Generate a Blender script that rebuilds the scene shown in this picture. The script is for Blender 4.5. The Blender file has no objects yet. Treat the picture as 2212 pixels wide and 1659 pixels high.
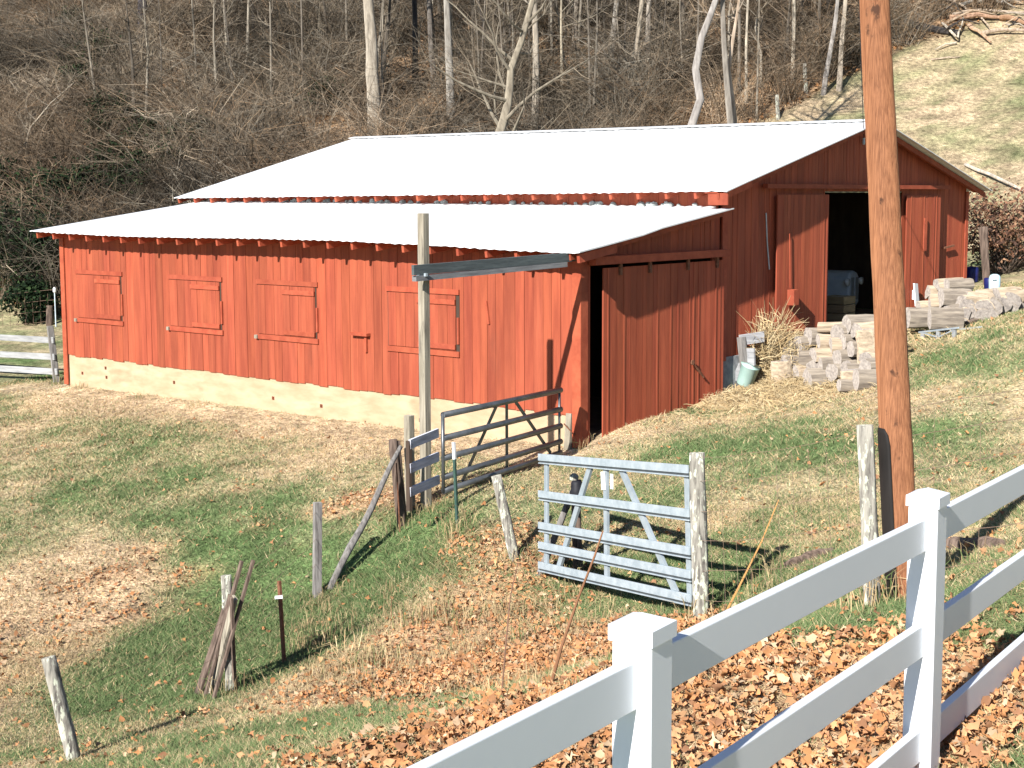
import bpy, math, random
import numpy as np
from mathutils import Vector, Matrix
random.seed(7); RNG = np.random.default_rng(11)
SC = bpy.context.scene
COL = SC.collection

# ------------------------------------------------------------------ camera
CAM = np.array([12.6575, -16.8562, 3.7769]); YAW, PITCH, ROLL, FPX = -.6943, -.1054, -.0035, 1409.66
FW = np.array([math.sin(YAW)*math.cos(PITCH), math.cos(YAW)*math.cos(PITCH), math.sin(PITCH)])
_r0 = np.array([math.cos(YAW), -math.sin(YAW), 0.0]); _u0 = np.cross(_r0, FW)
RT = _r0*math.cos(ROLL)+_u0*math.sin(ROLL); UP = _u0*math.cos(ROLL)-_r0*math.sin(ROLL)
cd = bpy.data.cameras.new('camera'); cam = bpy.data.objects.new('camera', cd); COL.objects.link(cam)
cam.matrix_world = Matrix(((RT[0], UP[0], -FW[0], CAM[0]), (RT[1], UP[1], -FW[1], CAM[1]), (RT[2], UP[2], -FW[2], CAM[2]), (0, 0, 0, 1)))
cd.sensor_width = 36; cd.lens = 36*FPX/1024; cd.shift_y = -38/1024; cd.clip_start = .1; cd.clip_end = 1500
SC.camera = cam

# ------------------------------------------------------------------ light
SUN_TO = np.array([-.76, 4.478, -2.616]); SUN_TO /= np.linalg.norm(SUN_TO)
sd = bpy.data.lights.new('sun', 'SUN'); so = bpy.data.objects.new('sun', sd); COL.objects.link(so)
sd.energy = 5.0; sd.angle = math.radians(.5); sd.color = (1, .965, .91)
so.rotation_euler = Vector(SUN_TO).to_track_quat('-Z', 'Y').to_euler(); so.location = (20, -40, 40)
wd = bpy.data.worlds.new('World'); SC.world = wd; wd.use_nodes = True
nt = wd.node_tree; bg = nt.nodes['Background']
sky = nt.nodes.new('ShaderNodeTexSky'); sky.sky_type = 'NISHITA'; sky.sun_disc = False; sky.altitude = 1500; sky.air_density = .85; sky.dust_density = .2
sky.sun_elevation = math.asin(-SUN_TO[2]); sky.sun_rotation = math.atan2(-SUN_TO[0], -SUN_TO[1])
nt.links.new(sky.outputs[0], bg.inputs[0]); bg.inputs[1].default_value = .08
SC.view_settings.view_transform = 'Standard'; SC.view_settings.look = 'None'
SC.view_settings.exposure = .70; SC.view_settings.gamma = 1

# ------------------------------------------------------------------ view helpers (turn a place in the reference into a point)
K = 1024/2212
def ray(vx, vy): return FW+RT*((vx*K-512)/FPX)-UP*((vy*K-346)/FPX)
def at(vx, vy, d): return CAM+ray(vx, vy)*d
def depth(p): return float((np.asarray(p)-CAM)@FW)
def onplane(vx, vy, ax, val):
    r = ray(vx, vy); return CAM+r*((val-CAM[ax])/r[ax])

# ------------------------------------------------------------------ noise
def vnoise(x, y, seed=0):
    xi = np.floor(x).astype(np.int64); yi = np.floor(y).astype(np.int64); xf = x-xi; yf = y-yi
    xf = xf*xf*(3-2*xf); yf = yf*yf*(3-2*yf)
    def h(a, b):
        n = (a*374761393+b*668265263+seed*982451653) & 0xffffffff
        n = ((n ^ (n >> 13))*1274126177) & 0xffffffff
        return ((n ^ (n >> 16)) & 0xffff)/65535.0
    return (h(xi, yi)*(1-xf)+h(xi+1, yi)*xf)*(1-yf)+(h(xi, yi+1)*(1-xf)+h(xi+1, yi+1)*xf)*yf
def fbm(x, y, seed=0, o=4):
    s = 0; a = .5; t = 0
    for i in range(o):
        s = s+a*vnoise(x*2**i+17*i, y*2**i-9*i, seed+i); t += a; a *= .5
    return s/t

# ------------------------------------------------------------------ terrain
CTRL = np.array([
 (-13.65,-.1,-.2),(-7.6,-.1,-.12),(-3.46,-.1,-.09),(-.02,-.1,-.04),(.1,.4,.16),(.15,2.2,.27),(.15,4.1,.36),(1.1,4.6,.46),(.1,5.9,.88),(.1,8,1.02),(.1,11,1.3),(0,14.7,1.66),
 (.15,-3.48,-.3),(.15,-1.7,-.12),(3.05,-4.85,-.5),(5.95,-6.2,-.02),(.23,-5.62,-1.02),(1.83,-8.22,-1.1),(.14,-4.05,-.47),(2.48,-4.57,-.42),
 (8.16,-7.27,.82),(8.73,-8.06,1.1),(9.1,-7.7,1.25),(7.06,-10.17,.6),(8.3,-10.4,1.1),(.06,-9.69,-1.35),(3.3,-8.9,-.75),(5.2,-8.6,-.25),(4.5,-10.6,-.3),(2.8,-11.3,-.75),
 (10.5,-16,1.35),(10.45,-13.6,1.3),(10.24,-11.2,1.27),(10,-8.75,1.3),(9.8,-6,1.38),(9.5,-3,1.5),(8.88,-11.85,1.12),
 (12.66,-16.9,2.12),(12.6,-11,2.1),(12.8,-5,2.15),(13,2,2.4),(14,-25,2.15),(4.78,5.1,1.62),(2.8,6,1.25),(1.6,6.6,1.05),(5,0,.5),(2.5,2,.45),(7.5,-2,.6),(6.6,1,.62),(2.5,-1.5,.05),
 (-18.43,1.17,-.43),(-15.2,.6,-.28),(-6,-3.5,-.55),(-11,-4,-.75),(-4,-7,-1.1),(-10,-9,-1.5),(-25,5,-.3),(-14,15,.7),(-5,16.5,1.55),(0,20,2.0),(8,18,2.7),(15,10,2.9),(22,0,2.7),
 (-40,-10,-1.6),(-40,20,.2),(45,-20,2.3),(45,30,4),(0,-40,-.8),(-20,-20,-1.9),(14,-50,2.2),(-10,45,2.),(-45,50,1.),(30,45,4.)])
def _tps(r): return np.where(r > 1e-9, r*r*np.log(np.maximum(r, 1e-9)), 0)
_P = CTRL[:, :2]; _n = len(_P)
_A = np.zeros((_n+3, _n+3)); _A[:_n, :_n] = _tps(np.linalg.norm(_P[:, None]-_P[None], axis=2))+np.eye(_n)*.25
_A[:_n, _n] = 1; _A[:_n, _n+1:] = _P; _A[_n, :_n] = 1; _A[_n+1:, :_n] = _P.T
_w = np.linalg.solve(_A, np.concatenate([CTRL[:, 2], np.zeros(3)]))
HN = np.array([-.45, .893]); HP = np.array([-1.66, 21.0])
def hillD(x, y): return (x-HP[0])*HN[0]+(y-HP[1])*HN[1]
def gz(x, y):
    x = np.asarray(x, float); y = np.asarray(y, float); sh = x.shape
    xf = x.ravel(); yf = y.ravel(); out = np.empty(xf.shape)
    for i in range(0, len(xf), 20000):
        a = np.clip(xf[i:i+20000], -50, 50); b = np.clip(yf[i:i+20000], -50, 50)
        r = np.hypot(a[:, None]-_P[None, :, 0], b[:, None]-_P[None, :, 1])
        out[i:i+20000] = _tps(r)@_w[:_n]+_w[_n]+_w[_n+1]*a+_w[_n+2]*b
    D = hillD(xf, yf)
    t = np.clip((xf+14)/26, 0, 1)
    sl = .52*(1-t)+.37*t
    soft = np.where(D < 12, np.log1p(np.exp(np.clip(D/1.6, -30, 30)))*1.6, D)
    soft = np.where(soft > 85, 85+(soft-85)*.2, soft)
    out += sl*soft
    out += .05*(fbm(xf*.9, yf*.9, 5, 3)-.5)+np.clip(D/15, 0, 1)*1.6*(fbm(xf*.12, yf*.12, 9, 3)-.5)
    return out.reshape(sh)
def g1(x, y): return float(gz(np.array([x]), np.array([y]))[0])
_T = np.arange(3.5, 190, .04)
def hit(vx, vy):
    r = ray(vx, vy); p = CAM+r*_T[:, None]
    below = p[:, 2] < gz(p[:, 0], p[:, 1])
    i = int(np.argmax(below)) if below.any() else len(_T)-1
    q = p[i].copy(); q[2] = g1(q[0], q[1]); return q

# ------------------------------------------------------------------ mesh builder
class MB:
    def __init__(s): s.v = []; s.f = []; s.c = []
    def add(s, vs, fs, c=(1, 1, 1)):
        o = len(s.v); s.v += [tuple(map(float, p)) for p in vs]
        s.f += [tuple(i+o for i in f) for f in fs]; s.c += [c]*len(fs); return s
    def hexa(s, b, c=(1, 1, 1)):
        return s.add(b, [(3, 2, 1, 0), (4, 5, 6, 7), (0, 1, 5, 4), (1, 2, 6, 5), (2, 3, 7, 6), (3, 0, 4, 7)], c)
    def box(s, x0, x1, y0, y1, z0, z1, c=(1, 1, 1)):
        return s.hexa([(x0, y0, z0), (x1, y0, z0), (x1, y1, z0), (x0, y1, z0), (x0, y0, z1), (x1, y0, z1), (x1, y1, z1), (x0, y1, z1)], c)
    def beam(s, p0, p1, w, h, up=(0, 0, 1), c=(1, 1, 1)):
        p0 = np.array(p0, float); p1 = np.array(p1, float); d = p1-p0; d /= np.linalg.norm(d)
        a = np.cross(d, np.array(up, float)); a /= np.linalg.norm(a); b = np.cross(a, d)
        a = a*w/2; b = b*h/2
        return s.hexa([p0-a-b, p0+a-b, p0+a+b, p0-a+b, p1-a-b, p1+a-b, p1+a+b, p1-a+b], c)
    def tube(s, pts, rads, n=8, cap=True, c=(1, 1, 1), wob=0.0, rng=None):
        pts = np.array(pts, float); vs = []; m = len(pts)
        ref = np.array([0.31, .57, .76])
        for i in range(m):
            d = pts[min(i+1, m-1)]-pts[max(i-1, 0)]; d = d/(np.linalg.norm(d)+1e-9)
            if i == 0:
                a = np.cross(d, ref); a /= np.linalg.norm(a)
            else:
                a = a-d*(a@d); a /= np.linalg.norm(a)
            b = np.cross(d, a)
            for k in range(n):
                t = 2*math.pi*k/n; rr = rads[i]*(1+(random.uniform(-wob, wob) if wob else 0))
                vs.append(pts[i]+(a*math.cos(t)+b*math.sin(t))*rr)
        fs = [(i*n+k, i*n+(k+1) % n, (i+1)*n+(k+1) % n, (i+1)*n+k) for i in range(m-1) for k in range(n)]
        if cap: fs += [tuple(range(n-1, -1, -1)), tuple(range((m-1)*n, m*n))]
        return s.add(vs, fs, c)
    def lathe(s, base, prof, n=16, axis=(0, 0, 1), c=(1, 1, 1)):
        ax = np.array(axis, float); ax /= np.linalg.norm(ax)
        return s.tube([np.array(base)+ax*z for r, z in prof], [max(r, 1e-4) for r, z in prof], n, True, c)

def mesh_np(name, V, F, colors=None):
    me = bpy.data.meshes.new(name); V = np.asarray(V, np.float32); F = np.asarray(F, np.int32); k = F.shape[1]
    me.vertices.add(len(V)); me.vertices.foreach_set('co', V.ravel())
    me.loops.add(F.size); me.loops.foreach_set('vertex_index', F.ravel())
    me.polygons.add(len(F)); me.polygons.foreach_set('loop_start', np.arange(len(F), dtype=np.int32)*k)
    me.update(calc_edges=True)
    if colors is not None:
        a = me.attributes.new('col', 'FLOAT_COLOR', 'FACE')
        a.data.foreach_set('color', np.concatenate([colors, np.ones((len(F), 1))], 1).astype(np.float32).ravel())
    return me
def build(name, mb, mat, parent=None, base=(0, 0, 0), smooth=False, bevel=0):
    me = bpy.data.meshes.new(name); b = np.array(base, float)
    me.from_pydata([tuple(np.array(p)-b) for p in mb.v], [], mb.f)
    a = me.attributes.new('col', 'FLOAT_COLOR', 'FACE')
    a.data.foreach_set('color', np.array([[*c, 1] for c in mb.c], np.float32).ravel())
    me.materials.append(mat); me.validate()
    if smooth:
        for p in me.polygons: p.use_smooth = len(p.vertices) <= 4
    o = bpy.data.objects.new(name, me); COL.objects.link(o)
    if parent: o.parent = parent
    if bevel:
        m = o.modifiers.new('bevel', 'BEVEL'); m.width = bevel; m.segments = 2; m.limit_method = 'ANGLE'
    return o
def tag(o, label=None, cat=None, group=None, kind=None):
    if label: o['label'] = label
    if cat: o['category'] = cat
    if group: o['group'] = group
    if kind: o['kind'] = kind
    return o
def thing(name, label, cat, base, group=None):
    o = bpy.data.objects.new(name, None); o.empty_display_size = .2; COL.objects.link(o); o.location = tuple(map(float, base))
    return tag(o, label, cat, group)
def part(name, mb, mat, root, smooth=False, bevel=0):
    top = root
    while top.parent: top = top.parent
    return build(name, mb, mat, root, top.location, smooth, bevel)
def solo(name, mb, mat, label, cat, base, group=None, smooth=False, bevel=0, kind=None):
    o = build(name, mb, mat, None, base, smooth, bevel); o.location = tuple(map(float, base))
    return tag(o, label, cat, group, kind)
def copy_tree(o, parent=None):
    c = o.copy(); COL.objects.link(c)
    if parent: c.parent = parent
    for ch in [x for x in o.children]: copy_tree(ch, c)
    return c

# ------------------------------------------------------------------ materials
def M(name, a, b, scale=(6, 6, 6), rough=.8, metal=0, bump=0, usecol=True, lo=.35, hi=.65, detail=5, c=None, cscale=(3, 3, 3), clo=.55, chi=.62, rnd=True, spec=.3):
    m = bpy.data.materials.new(name); m.use_nodes = True; n = m.node_tree.nodes; l = m.node_tree.links
    bs = n['Principled BSDF']; bs.inputs['Roughness'].default_value = rough; bs.inputs['Metallic'].default_value = metal
    bs.inputs['Specular IOR Level'].default_value = spec; bs.inputs['Diffuse Roughness'].default_value = .9 if rough >= .7 else 0
    tc = n.new('ShaderNodeTexCoord'); oi = n.new('ShaderNodeObjectInfo')
    va = n.new('ShaderNodeVectorMath'); va.operation = 'MULTIPLY_ADD'
    va.inputs[1].default_value = (37, 53, 71)
    l.new(oi.outputs['Random'], va.inputs[0]); l.new(tc.outputs['Object'], va.inputs[2])
    src = va.outputs[0] if rnd else tc.outputs['Object']
    def noise(sc, det=detail):
        mp = n.new('ShaderNodeMapping'); mp.inputs['Scale'].default_value = sc; l.new(src, mp.inputs[0])
        t = n.new('ShaderNodeTexNoise'); t.inputs['Scale'].default_value = 1; t.inputs['Detail'].default_value = det; t.inputs['Roughness'].default_value = .62
        l.new(mp.outputs[0], t.inputs['Vector']); return t.outputs['Fac']
    nz = noise(scale)
    rp = n.new('ShaderNodeValToRGB'); rp.color_ramp.elements[0].position = lo; rp.color_ramp.elements[1].position = hi
    rp.color_ramp.elements[0].color = (*a, 1); rp.color_ramp.elements[1].color = (*b, 1); l.new(nz, rp.inputs[0])
    out = rp.outputs[0]
    if c is not None:
        r2 = n.new('ShaderNodeValToRGB'); r2.color_ramp.elements[0].position = clo; r2.color_ramp.elements[1].position = chi; l.new(noise(cscale), r2.inputs[0])
        mx = n.new('ShaderNodeMix'); mx.data_type = 'RGBA'; l.new(r2.outputs[0], mx.inputs[0]); l.new(out, mx.inputs[6]); mx.inputs[7].default_value = (*c, 1); out = mx.outputs[2]
    if usecol:
        at_ = n.new('ShaderNodeAttribute'); at_.attribute_name = 'col'
        mx = n.new('ShaderNodeMix'); mx.data_type = 'RGBA'; mx.blend_type = 'MULTIPLY'; mx.inputs[0].default_value = 1
        l.new(out, mx.inputs[6]); l.new(at_.outputs['Color'], mx.inputs[7]); out = mx.outputs[2]
    l.new(out, bs.inputs['Base Color'])
    if bump:
        bp = n.new('ShaderNodeBump'); bp.inputs['Strength'].default_value = bump; bp.inputs['Distance'].default_value = .02
        l.new(nz, bp.inputs['Height']); l.new(bp.outputs[0], bs.inputs['Normal'])
    return m
RED = M('red_barn_paint', (.31, .066, .033), (.45, .108, .052), (9, 9, .7), .7, bump=.25, rnd=False, c=(.27, .075, .04), cscale=(1.6, 1.6, .5), clo=.62, chi=.85)
REDTRIM = M('red_trim_paint', (.34, .068, .034), (.46, .108, .053), (5, 5, 5), .7, bump=.15)
ROOF = M('white_roof_metal', (.80, .81, .82), (.86, .87, .88), (1.5, .4, 1), .35, rnd=False, c=(.66, .70, .72), cscale=(.35, 2.2, 1), clo=.67, chi=.76)
CONC = M('tan_parged_foundation', (.46, .335, .21), (.58, .445, .30), (1.5, 2, 5), .95, bump=.3, rnd=False, c=(.36, .22, .13), cscale=(.8, .8, 2.2), clo=.56, chi=.80)
BLOCK = M('grey_concrete_block', (.22, .23, .24), (.36, .37, .37), (9, 9, 9), .95, bump=.3)
FOAM = M('pale_foam_sealant', (.28, .31, .31), (.50, .54, .52), (9, 9, 9), .9)
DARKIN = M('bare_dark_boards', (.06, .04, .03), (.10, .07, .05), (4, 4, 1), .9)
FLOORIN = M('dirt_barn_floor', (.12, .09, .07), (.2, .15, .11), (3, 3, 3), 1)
GREYWOOD = M('weathered_grey_wood', (.10, .09, .085), (.33, .31, .29), (26, 26, 2.2), .9, bump=.4, lo=.3, hi=.7)
GREYWOODH = M('weathered_grey_board', (.24, .24, .25), (.46, .46, .47), (2, 3, 26), .85, bump=.3, lo=.3, hi=.7)
TANPOST = M('tan_treated_post', (.21, .18, .135), (.44, .395, .31), (24, 24, 1.6), .85, bump=.35, lo=.3, hi=.7, c=(.13, .11, .09), cscale=(9, 9, 1.2), clo=.6, chi=.7)
LICHEN = M('lichened_post_wood', (.10, .09, .08), (.40, .375, .32), (34, 34, 3), .95, bump=.6, lo=.34, hi=.6, c=(.60, .62, .50), cscale=(22, 22, 9), clo=.54, chi=.60)
BROWNPOST = M('brown_split_post', (.07, .048, .038), (.22, .16, .125), (26, 26, 2.2), .95, bump=.5)
POLE = M('orange_brown_pole_wood', (.19, .073, .033), (.42, .188, .09), (120, 120, 3.2), .8, bump=.4, lo=.33, hi=.66, rnd=False, c=(.10, .042, .022), cscale=(11, 11, 5), clo=.63, chi=.70)
POLESTRIP = M('black_strip', (.012, .010, .009), (.022, .018, .016), (9, 9, 2), .7)  # near-black colour of the strip on the utility pole
GALV = M('galvanised_steel', (.40, .47, .52), (.55, .62, .67), (9, 9, 9), .45, metal=.25, bump=.02, spec=.5)
GALVD = M('galvanised_brace', (.36, .42, .46), (.48, .54, .58), (7, 7, 7), .5, metal=.3, spec=.5)
PIPE = M('dark_pipe_paint', (.11, .12, .13), (.19, .20, .21), (5, 5, 5), .36, metal=.6, spec=.5)
VINYL = M('white_vinyl', (.86, .89, .93), (.88, .91, .95), (4, 4, 4), .5, spec=.45)
RUST = M('rusty_steel', (.14, .055, .03), (.26, .12, .07), (20, 20, 20), .85)
GREENP = M('green_post_paint', (.03, .07, .055), (.06, .11, .09), (12, 12, 12), .6)
WHITEP = M('white_plastic', (.78, .78, .78), (.84, .84, .84), (5, 5, 5), .5)
WIRE = M('fence_wire', (.20, .13, .09), (.34, .24, .18), (20, 20, 20), .7, metal=.3)
BLACK = M('black_rubber', (.012, .012, .016), (.025, .025, .032), (20, 20, 20), .6)
LOGSIDE = M('split_log_wood', (.27, .21, .15), (.58, .47, .34), (3, 22, 22), .9, bump=.5, lo=.3, hi=.66, c=(.25, .18, .13), cscale=(4, 9, 9), clo=.6, chi=.7)
LOGBARK = M('grey_bark_log', (.14, .115, .095), (.40, .34, .27), (3, 20, 20), .95, bump=.6, lo=.3, hi=.68)
LOGEND = M('grey_log_end', (.24, .21, .19), (.44, .39, .34), (22, 22, 22), .95, bump=.4)
STRAW = M('straw', (.7, .7, .7), (1, 1, 1), (5, 5, 5), .9, rnd=False)
PLANT = M('plant_matter', (.75, .75, .75), (1, 1, 1), (2, 2, 2), .85, rnd=False, spec=.15)
BARK = M('grey_tree_bark', (.20, .175, .15), (.50, .46, .40), (9, 9, 1.8), .95, bump=.6, lo=.3, hi=.7)
BARKD = M('dark_tree_bark', (.035, .03, .03), (.10, .09, .085), (9, 9, 1.8), .95, bump=.6)
BARKO = M('peeled_tan_wood', (.30, .22, .155), (.56, .46, .36), (12, 12, 1.5), .9, bump=.5)
GREENPL = M('pale_green_plastic', (.42, .62, .56), (.52, .72, .66), (5, 5, 5), .45)
BLUEPL = M('dark_blue_plastic', (.012, .016, .10), (.02, .026, .15), (5, 5, 5), .4)
CANPL = M('pale_blue_can', (.50, .70, .76), (.62, .80, .84), (5, 5, 5), .45)
TRACT = M('grey_tractor_paint', (.50, .56, .62), (.62, .68, .74), (5, 5, 5), .4, spec=.5)
CLEAR = M('lamp_glass', (.75, .78, .8), (.85, .87, .88), (5, 5, 5), .15, spec=.6)
TYRE = M('tyre_rubber', (.02, .02, .02), (.035, .035, .035), (9, 9, 9), .85)
CARD = M('brown_crate_wood', (.2, .13, .07), (.3, .2, .11), (3, 3, 20), .85)

# ------------------------------------------------------------------ ground: colours of the turf by place
def zoneblobs():
    Z = []
    for vx, vy, rad, kind, amt in [
        (100, 1340, 2.3, 'leafdry', 1.0), (20, 1440, 1.9, 'leafdry', .8), (230, 1280, 1.1, 'leafdry', .6), (300, 1180, .7, 'dry', .5),
        (430, 1380, 1.7, 'green', 1.0), (600, 1250, 1.6, 'green', .8), (330, 1470, 1.0, 'green', .9), (560, 1100, 1.6, 'green', .35), (640, 1400, .9, 'green', .9), (760, 1330, .6, 'green', .6),
        (350, 1010, 1.4, 'green', .4), (780, 1040, 1.4, 'dry', .45), (850, 1000, 1.5, 'dry', .4), (640, 970, 2.2, 'dry', .45), (200, 870, 3, 'dry', .4), (100, 960, 3, 'dry', .35),
        (1000, 1370, 1.4, 'leaf', .95), (900, 1400, 1.1, 'leafdry', .9), (1150, 1430, 1.2, 'leaf', .95), (1250, 1400, 1.0, 'leaf', .9), (800, 1460, 1.0, 'leafdry', .9), (900, 1310, .7, 'dry', .8), (700, 1490, .8, 'dry', .6),
        (1080, 1200, .8, 'leaf', .8), (1010, 1185, .6, 'leaf', .9), (900, 1080, .55, 'leaf', .8), (800, 1085, .6, 'leaf', .7), (960, 1220, .8, 'green', .5), (860, 1240, .7, 'green', .9), (960, 1130, .5, 'green', .6),
        (1100, 1290, .8, 'leaf', .6), (1250, 1330, .5, 'green', .5), (1440, 1330, .6, 'green', .7), (1380, 1380, .7, 'leaf', .4), (1300, 1250, .9, 'green', .4), (1280, 1090, 1.2, 'green', .45),
        (1700, 1440, 1.0, 'leaf', 1.0), (1850, 1400, .8, 'leaf', .7), (1600, 1490, .8, 'leaf', 1.0), (1900, 1480, .7, 'leaf', 1.), (1750, 1350, .8, 'green', .8), (1880, 1330, .6, 'green', .7), (1600, 1350, .6, 'green', .5),
        (2150, 1390, .5, 'green', .9), (2080, 1440, .4, 'leaf', .9), (2120, 1300, .5, 'leaf', .4), (1600, 1250, .9, 'green', .4), (1450, 1590, .8, 'leaf', .9), (1700, 1600, .8, 'leaf', .9), (1950, 1600, .6, 'leaf', .9), (1100, 1570, 1.2, 'leaf', .9),
        (1380, 930, 1.2, 'dry', .9), (1330, 960, .8, 'dry', .7), (1550, 900, 1.1, 'dry', .6), (1700, 850, 1.3, 'dry', .9), (1850, 850, 1.0, 'dry', .8), (2080, 760, 1.4, 'green', .5), (1660, 930, 1.0, 'green', .4), (1480, 970, .8, 'green', .6),
        (1800, 960, .9, 'green', .6), (2050, 930, 1.1, 'green', .5), (1600, 880, .9, 'green', .5), (2100, 870, 1.3, 'dry', .5), (1750, 1100, 1.2, 'dry', .4), (1650, 1150, .9, 'green', .4), (2100, 1050, .8, 'green', .3)]:
        p = hit(vx, vy); Z.append((p[0], p[1], rad, kind, amt))
    for vx, vy in [(250, 1240), (330, 1190), (420, 1310), (470, 1330), (350, 1420), (640, 1190), (560, 1140), (690, 1110), (520, 1060), (750, 1085), (840, 1060), (1030, 1165), (1180, 1215), (1130, 1160), (1330, 1140), (280, 1330), (380, 1250), (610, 1330), (450, 1240), (1420, 1170), (1600, 1180), (1780, 1150)]:
        p = hit(vx, vy); Z.append((p[0], p[1], .34, 'clump', .62))
    return Z
ZB = zoneblobs()
def zones(x, y):
    dry = .44+.0*x; leaf = 0*x
    for bx, by, r, k, a in ZB:
        w = a*np.exp(-((x-bx)**2+(y-by)**2)/(r*r))
        if k == 'green': dry = dry-w*.95; leaf = leaf-.5*w
        elif k == 'dry': dry = dry+w*.6
        elif k == 'clump': leaf = leaf+w
        elif k == 'leaf': leaf = leaf+w; dry = dry+.3*w
        else: leaf = leaf+.36*w; dry = dry+.9*w
    front = np.clip(1-np.abs(y+.5)/1.3, 0, 1)*((x > -16) & (x < .3))
    dry = dry+front*.8
    right = np.clip((x-.5)/2, 0, 1)*np.clip((y+5)/2, 0, 1)
    dry = dry+right*.14
    D = hillD(x, y); hill = np.clip(D/5, 0, 1)
    dry = dry*(1-hill)+hill*.72
    n1 = fbm(x*.8, y*.8, 21, 4); n2 = fbm(x*3.1, y*3.1, 31, 3)
    dry = dry+(n1-.5)*1.3+(n2-.5)*.9
    leaf = leaf*(.45+1.1*n2)
    return np.clip(dry, 0, 1), np.clip(leaf, 0, 1)
B1 = hit(1650, 272); B2 = hit(1950, 112); B3 = hit(2230, 12)
print('forest edge', B1, B2, B3)
BX = np.array([-30., B1[0], B2[0], B3[0], 60]); 
def forest(x, y):
    """1 inside the wood (beyond its edge), 0 on the open ground"""
    pts = [(-60, -2), (-24, 8), (-13, 17.5), (B1[0]-4, B1[1]-6), (B1[0], B1[1]), (B2[0], B2[1]), (B3[0], B3[1]), (B3[0]+40, B3[1]+45)]
    e = np.interp(x, [p[0] for p in pts], [p[1] for p in pts])
    return np.clip((y-e+1.2*(fbm(x*.5, y*.5, 3, 2)-.5))/1.5, 0, 1)
GREEN = np.array([.145, .215, .08]); TAN = np.array([.58, .44, .28]); LEAFC = np.array([.50, .25, .12]); BROWN = np.array([.24, .175, .115])
def gcol(x, y):
    d, lf = zones(x, y); d = d[..., None]; lf = lf[..., None]
    c = GREEN*(1-d)+TAN*d
    c = c*(1-.7*lf)+(.75*LEAFC+.25*TAN)*.7*lf
    c = c*(1-.16*np.clip(hillD(x, y)/5, 0, 1))[..., None]
    f = forest(x, y)[..., None]; n = fbm(x*.35, y*.35, 41, 3)[..., None]
    fl = BROWN*(1-n)+np.array([.36, .22, .12])*n
    return c*(1-f)+fl*f

def axis(a, segs):
    out = [a]
    for end, step in segs:
        k = max(1, int(round((end-out[-1])/step))); s = (end-out[-1])/k
        out += [out[-1]+s*(i+1) for i in range(k)]
    return np.array(out)
gx = axis(-150, [(-60, 6), (-30, 1.2), (-18, .5), (16, .2), (30, .8), (60, 3), (150, 9)])
gy = axis(-90, [(-30, 5), (-18, .6), (18, .2), (30, .4), (70, 1.0), (120, 4), (260, 12)])
X, Y = np.meshgrid(gx, gy, indexing='ij'); Zg = gz(X, Y)
inb = (X > -14.4) & (X < -.3) & (Y > .35) & (Y < 14.4)
Zg = np.where(inb, np.minimum(Zg, np.where(Y > 4.2, .9, -.1)), Zg)
nx, ny = len(gx), len(gy)
idx = np.arange(nx*ny).reshape(nx, ny)
F = np.stack([idx[:-1, :-1], idx[1:, :-1], idx[1:, 1:], idx[:-1, 1:]], -1).reshape(-1, 4)
me = mesh_np('ground', np.stack([X, Y, Zg], -1).reshape(-1, 3), F)
ca = me.attributes.new('col', 'FLOAT_COLOR', 'POINT')
gc = gcol(X, Y).reshape(-1, 3); ca.data.foreach_set('color', np.concatenate([gc, np.ones((len(gc), 1))], 1).astype(np.float32).ravel())
def ground_mat():
    m = bpy.data.materials.new('turf_and_litter'); m.use_nodes = True; n = m.node_tree.nodes; l = m.node_tree.links
    bs = n['Principled BSDF']; bs.inputs['Roughness'].default_value = 1; bs.inputs['Specular IOR Level'].default_value = .1
    a = n.new('ShaderNodeAttribute'); a.attribute_name = 'col'; tc = n.new('ShaderNodeTexCoord')
    col = a.outputs['Color']
    for sc, lo, hi, amt in ((1.3, .65, 1.3, .6), (7, .55, 1.45, .8), (30, .55, 1.5, .8)):
        t = n.new('ShaderNodeTexNoise'); t.inputs['Scale'].default_value = sc; t.inputs['Detail'].default_value = 5; l.new(tc.outputs['Object'], t.inputs['Vector'])
        r = n.new('ShaderNodeMapRange'); r.inputs[1].default_value = .3; r.inputs[2].default_value = .7; r.inputs[3].default_value = lo; r.inputs[4].default_value = hi; l.new(t.outputs['Fac'], r.inputs[0])
        v = n.new('ShaderNodeVectorMath'); v.operation = 'SCALE'; l.new(col, v.inputs[0]); l.new(r.outputs[0], v.inputs['Scale']); col = v.outputs[0]
    l.new(col, bs.inputs['Base Color'])
    t = n.new('ShaderNodeTexNoise'); t.inputs['Scale'].default_value = 22; t.inputs['Detail'].default_value = 6; l.new(tc.outputs['Object'], t.inputs['Vector'])
    bp = n.new('ShaderNodeBump'); bp.inputs['Strength'].default_value = .9; bp.inputs['Distance'].default_value = .06; l.new(t.outputs['Fac'], bp.inputs['Height']); l.new(bp.outputs[0], bs.inputs['Normal'])
    return m
me.materials.append(ground_mat())
for p in me.polygons: p.use_smooth = True
go = bpy.data.objects.new('ground', me); COL.objects.link(go); go['kind'] = 'structure'

def inview(P, mx=1.12, lo=-.1, hi=1.25):
    d = P-CAM; z = d@FW; u = (d@RT)/z*FPX+512; v = 346-(d@UP)/z*FPX
    return (z > 2) & (u > 512-512*mx) & (u < 512+512*mx) & (v > 768*lo) & (v < 768*hi), z
def notbarn(x, y): return ~((x > -14.2) & (x < .12) & (y > .0) & (y < 14.6))
# ================================================================== BARN
L, W, WL = 13.67, 14.51, 3.92
barn = thing('barn', 'long low red plank barn with white metal roofs and sliding doors', 'barn', (0, 0, 0))
rnd = random.uniform
def shade(a=.86, b=1.1):
    k = rnd(a, b); return (k*rnd(.97, 1.03), k*rnd(.97, 1.03), k*rnd(.97, 1.03))
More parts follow.
